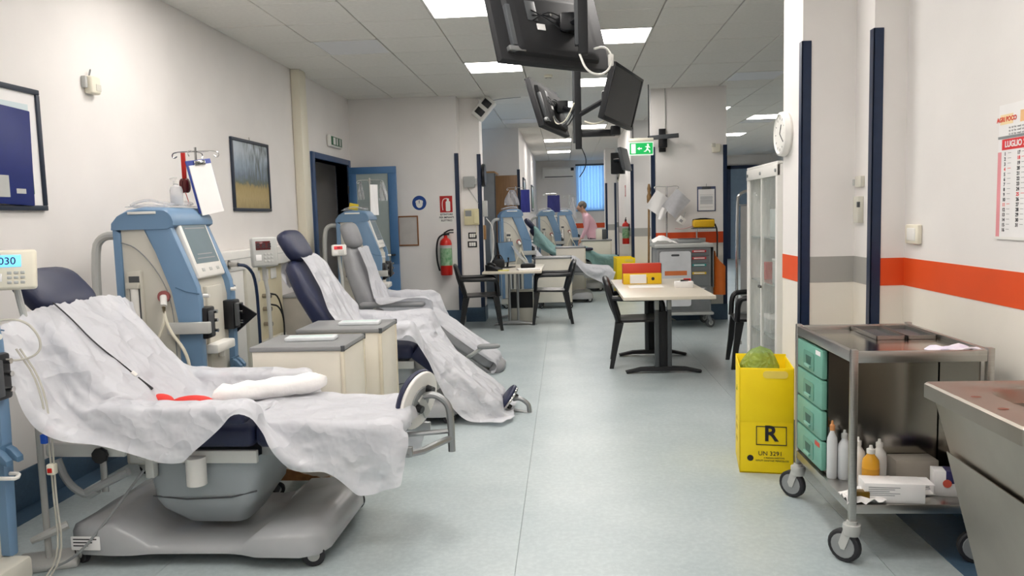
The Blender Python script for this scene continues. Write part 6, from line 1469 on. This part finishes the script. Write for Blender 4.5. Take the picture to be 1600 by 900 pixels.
MB().box(-.5, .57, -.06, 0, 2.65, 2.75).build('lintel', M_NAVY, t); MB().box(-.38, .45, -.03, 0, 0, 2.65).build('leaf', mat('door_grey_blue', '#8196ab', rough=.5), t)
# ceiling window strip reflection needs no object; small sensor on the ceiling
t = thing('smoke_detector', 'small white smoke detector under the ceiling by the double television pole', 'smoke detector', (-.15, 9.1, CEIL))
MB().lathe([(.001, 0), (.05, 0), (.05, -.02), (.035, -.035), (.001, -.038)], 18).build('head', M_IVORY, t); MB().lathe([(.03, -.036), (.038, -.034), (.038, -.030)], 18).build('grille', M_DGREY, t)

# ------------------------------------------------------------------ the man at the far cabinet
def person():
    t = thing('person', 'person with grey hair in a pink shirt and dark trousers, leaning forward', 'person', (.56, 17.0, 0))
    # faces -x, bends forward a little
    J = {'pel': (.05, 0, .92), 'sp1': (.03, 0, 1.08), 'sp2': (-.02, 0, 1.24), 'chest': (-.07, 0, 1.36), 'nk': (-.13, 0, 1.47), 'hd0': (-.165, 0, 1.53), 'hd1': (-.19, 0, 1.60), 'hd2': (-.185, 0, 1.67)}
    R_ = {'pel': .135, 'sp1': .13, 'sp2': .135, 'chest': .13, 'nk': .056, 'hd0': .066, 'hd1': .09, 'hd2': .072}
    E = [('pel', 'sp1'), ('sp1', 'sp2'), ('sp2', 'chest'), ('chest', 'nk'), ('nk', 'hd0'), ('hd0', 'hd1'), ('hd1', 'hd2')]
    for s, n in ((-1, 'r'), (1, 'l')):
        for k, p, r in (('hip', (.05, s * .095, .88), .095), ('kn', (.04, s * .10, .48), .062), ('an', (.06, s * .10, .09), .043), ('toe', (-.13, s * .11, .045), .036),
                        ('sh', (-.06, s * .175, 1.38), .068), ('el', (-.10, s * .225, 1.10), .046), ('wr', (-.20, s * .20, .90), .03), ('pm', (-.235, s * .19, .845), .033)):
            J[k + n] = p; R_[k + n] = r
        E += [('pel', 'hip' + n), ('hip' + n, 'kn' + n), ('kn' + n, 'an' + n), ('an' + n, 'toe' + n), ('chest', 'sh' + n), ('sh' + n, 'el' + n), ('el' + n, 'wr' + n), ('wr' + n, 'pm' + n)]
        for f in range(5):
            a = J['pm' + n]
            if f == 0: q = [(a[0] - .01, a[1] - s * .035, a[2] - .01), (a[0] - .03, a[1] - s * .05, a[2] - .035)]
            else:
                o = (f - 2.5) * .018; L = (.05, .06, .056, .045)[f - 1]
                q = [(a[0] - .02, a[1] + o, a[2] - .03), (a[0] - .03, a[1] + o, a[2] - .03 - L * .6), (a[0] - .015, a[1] + o, a[2] - .03 - L)]
            prev = 'pm' + n
            for i, p in enumerate(q):
                k = 'f%d%d%s' % (f, i, n); J[k] = p; R_[k] = .0095 - .001 * i; E.append((prev, k)); prev = k
    names = list(J); me = bpy.data.meshes.new('sk'); me.from_pydata([J[n] for n in names], [(names.index(a), names.index(b)) for a, b in E], [])
    o = bpy.data.objects.new('sk', me); COL.objects.link(o)
    o.modifiers.new('skin', 'SKIN'); sv = me.skin_vertices[0].data
    for i, n in enumerate(names):
        r = R_[n]; sv[i].radius = (r, r * (1.18 if n in ('pel', 'sp1', 'sp2', 'chest') else 1)); sv[i].use_root = n == 'pel'
    o.modifiers.new('sub', 'SUBSURF').levels = 2
    bpy.context.view_layer.update()
    m2 = bpy.data.meshes.new_from_object(o.evaluated_get(bpy.context.evaluated_depsgraph_get())); bpy.data.objects.remove(o); m2.name = 'body'
    m2.materials.clear()
    for m in (mat('skin', '#c59a83', rough=.5), mat('pink_shirt', '#e3b9c6', rough=.7, var=.05, bump=.3, bscale=14), mat('dark_trousers', '#343744', rough=.7), mat('shoe_black', '#1c1c1f', rough=.4)): m2.materials.append(m)
    for p in m2.polygons:
        c = p.center; hand = c.z < .93 and abs(c.y) > .15 and c.x < -.14
        p.material_index = 0 if (hand or c.z > 1.475) else 1 if c.z > .93 or (abs(c.y) > .17 and c.z > .86 and c.x < -.09) else 3 if c.z < .1 else 2
    m2.shade_smooth()
    b = bpy.data.objects.new('body', m2); COL.objects.link(b); b.parent = t
    h = MB(); h.ball((-.165, 0, 1.635), (.098, .092, .098), 18, 12); h.build('hair', mat('grey_hair', '#6d665f', rough=.8, var=.2, scale=60, bump=.4), t, 60)
    MB().ball((-.205, 0, 1.585), (.078, .072, .088), 16, 10).build('face', MATS['skin'], t, 60)
    MB().prism([(-.275, 1.60), (-.305, 1.565), (-.275, 1.555)], 'y', -.013, .013, bev=.005).build('nose', MATS['skin'], t, 60)
    for s in (-1, 1):
        MB().ball((-.168, s * .088, 1.585), (.022, .012, .03), 10, 8).build('ear', MATS['skin'], t, 60); MB().ball((-.270, s * .03, 1.602), (.008, .011, .008), 8, 6).build('eye', M_INK, t, 60)
    MB().box(-.272, -.262, -.022, .022, 1.532, 1.540, .003).build('mouth', mat('lips', '#a06a5f', rough=.5), t)
    return t
person()
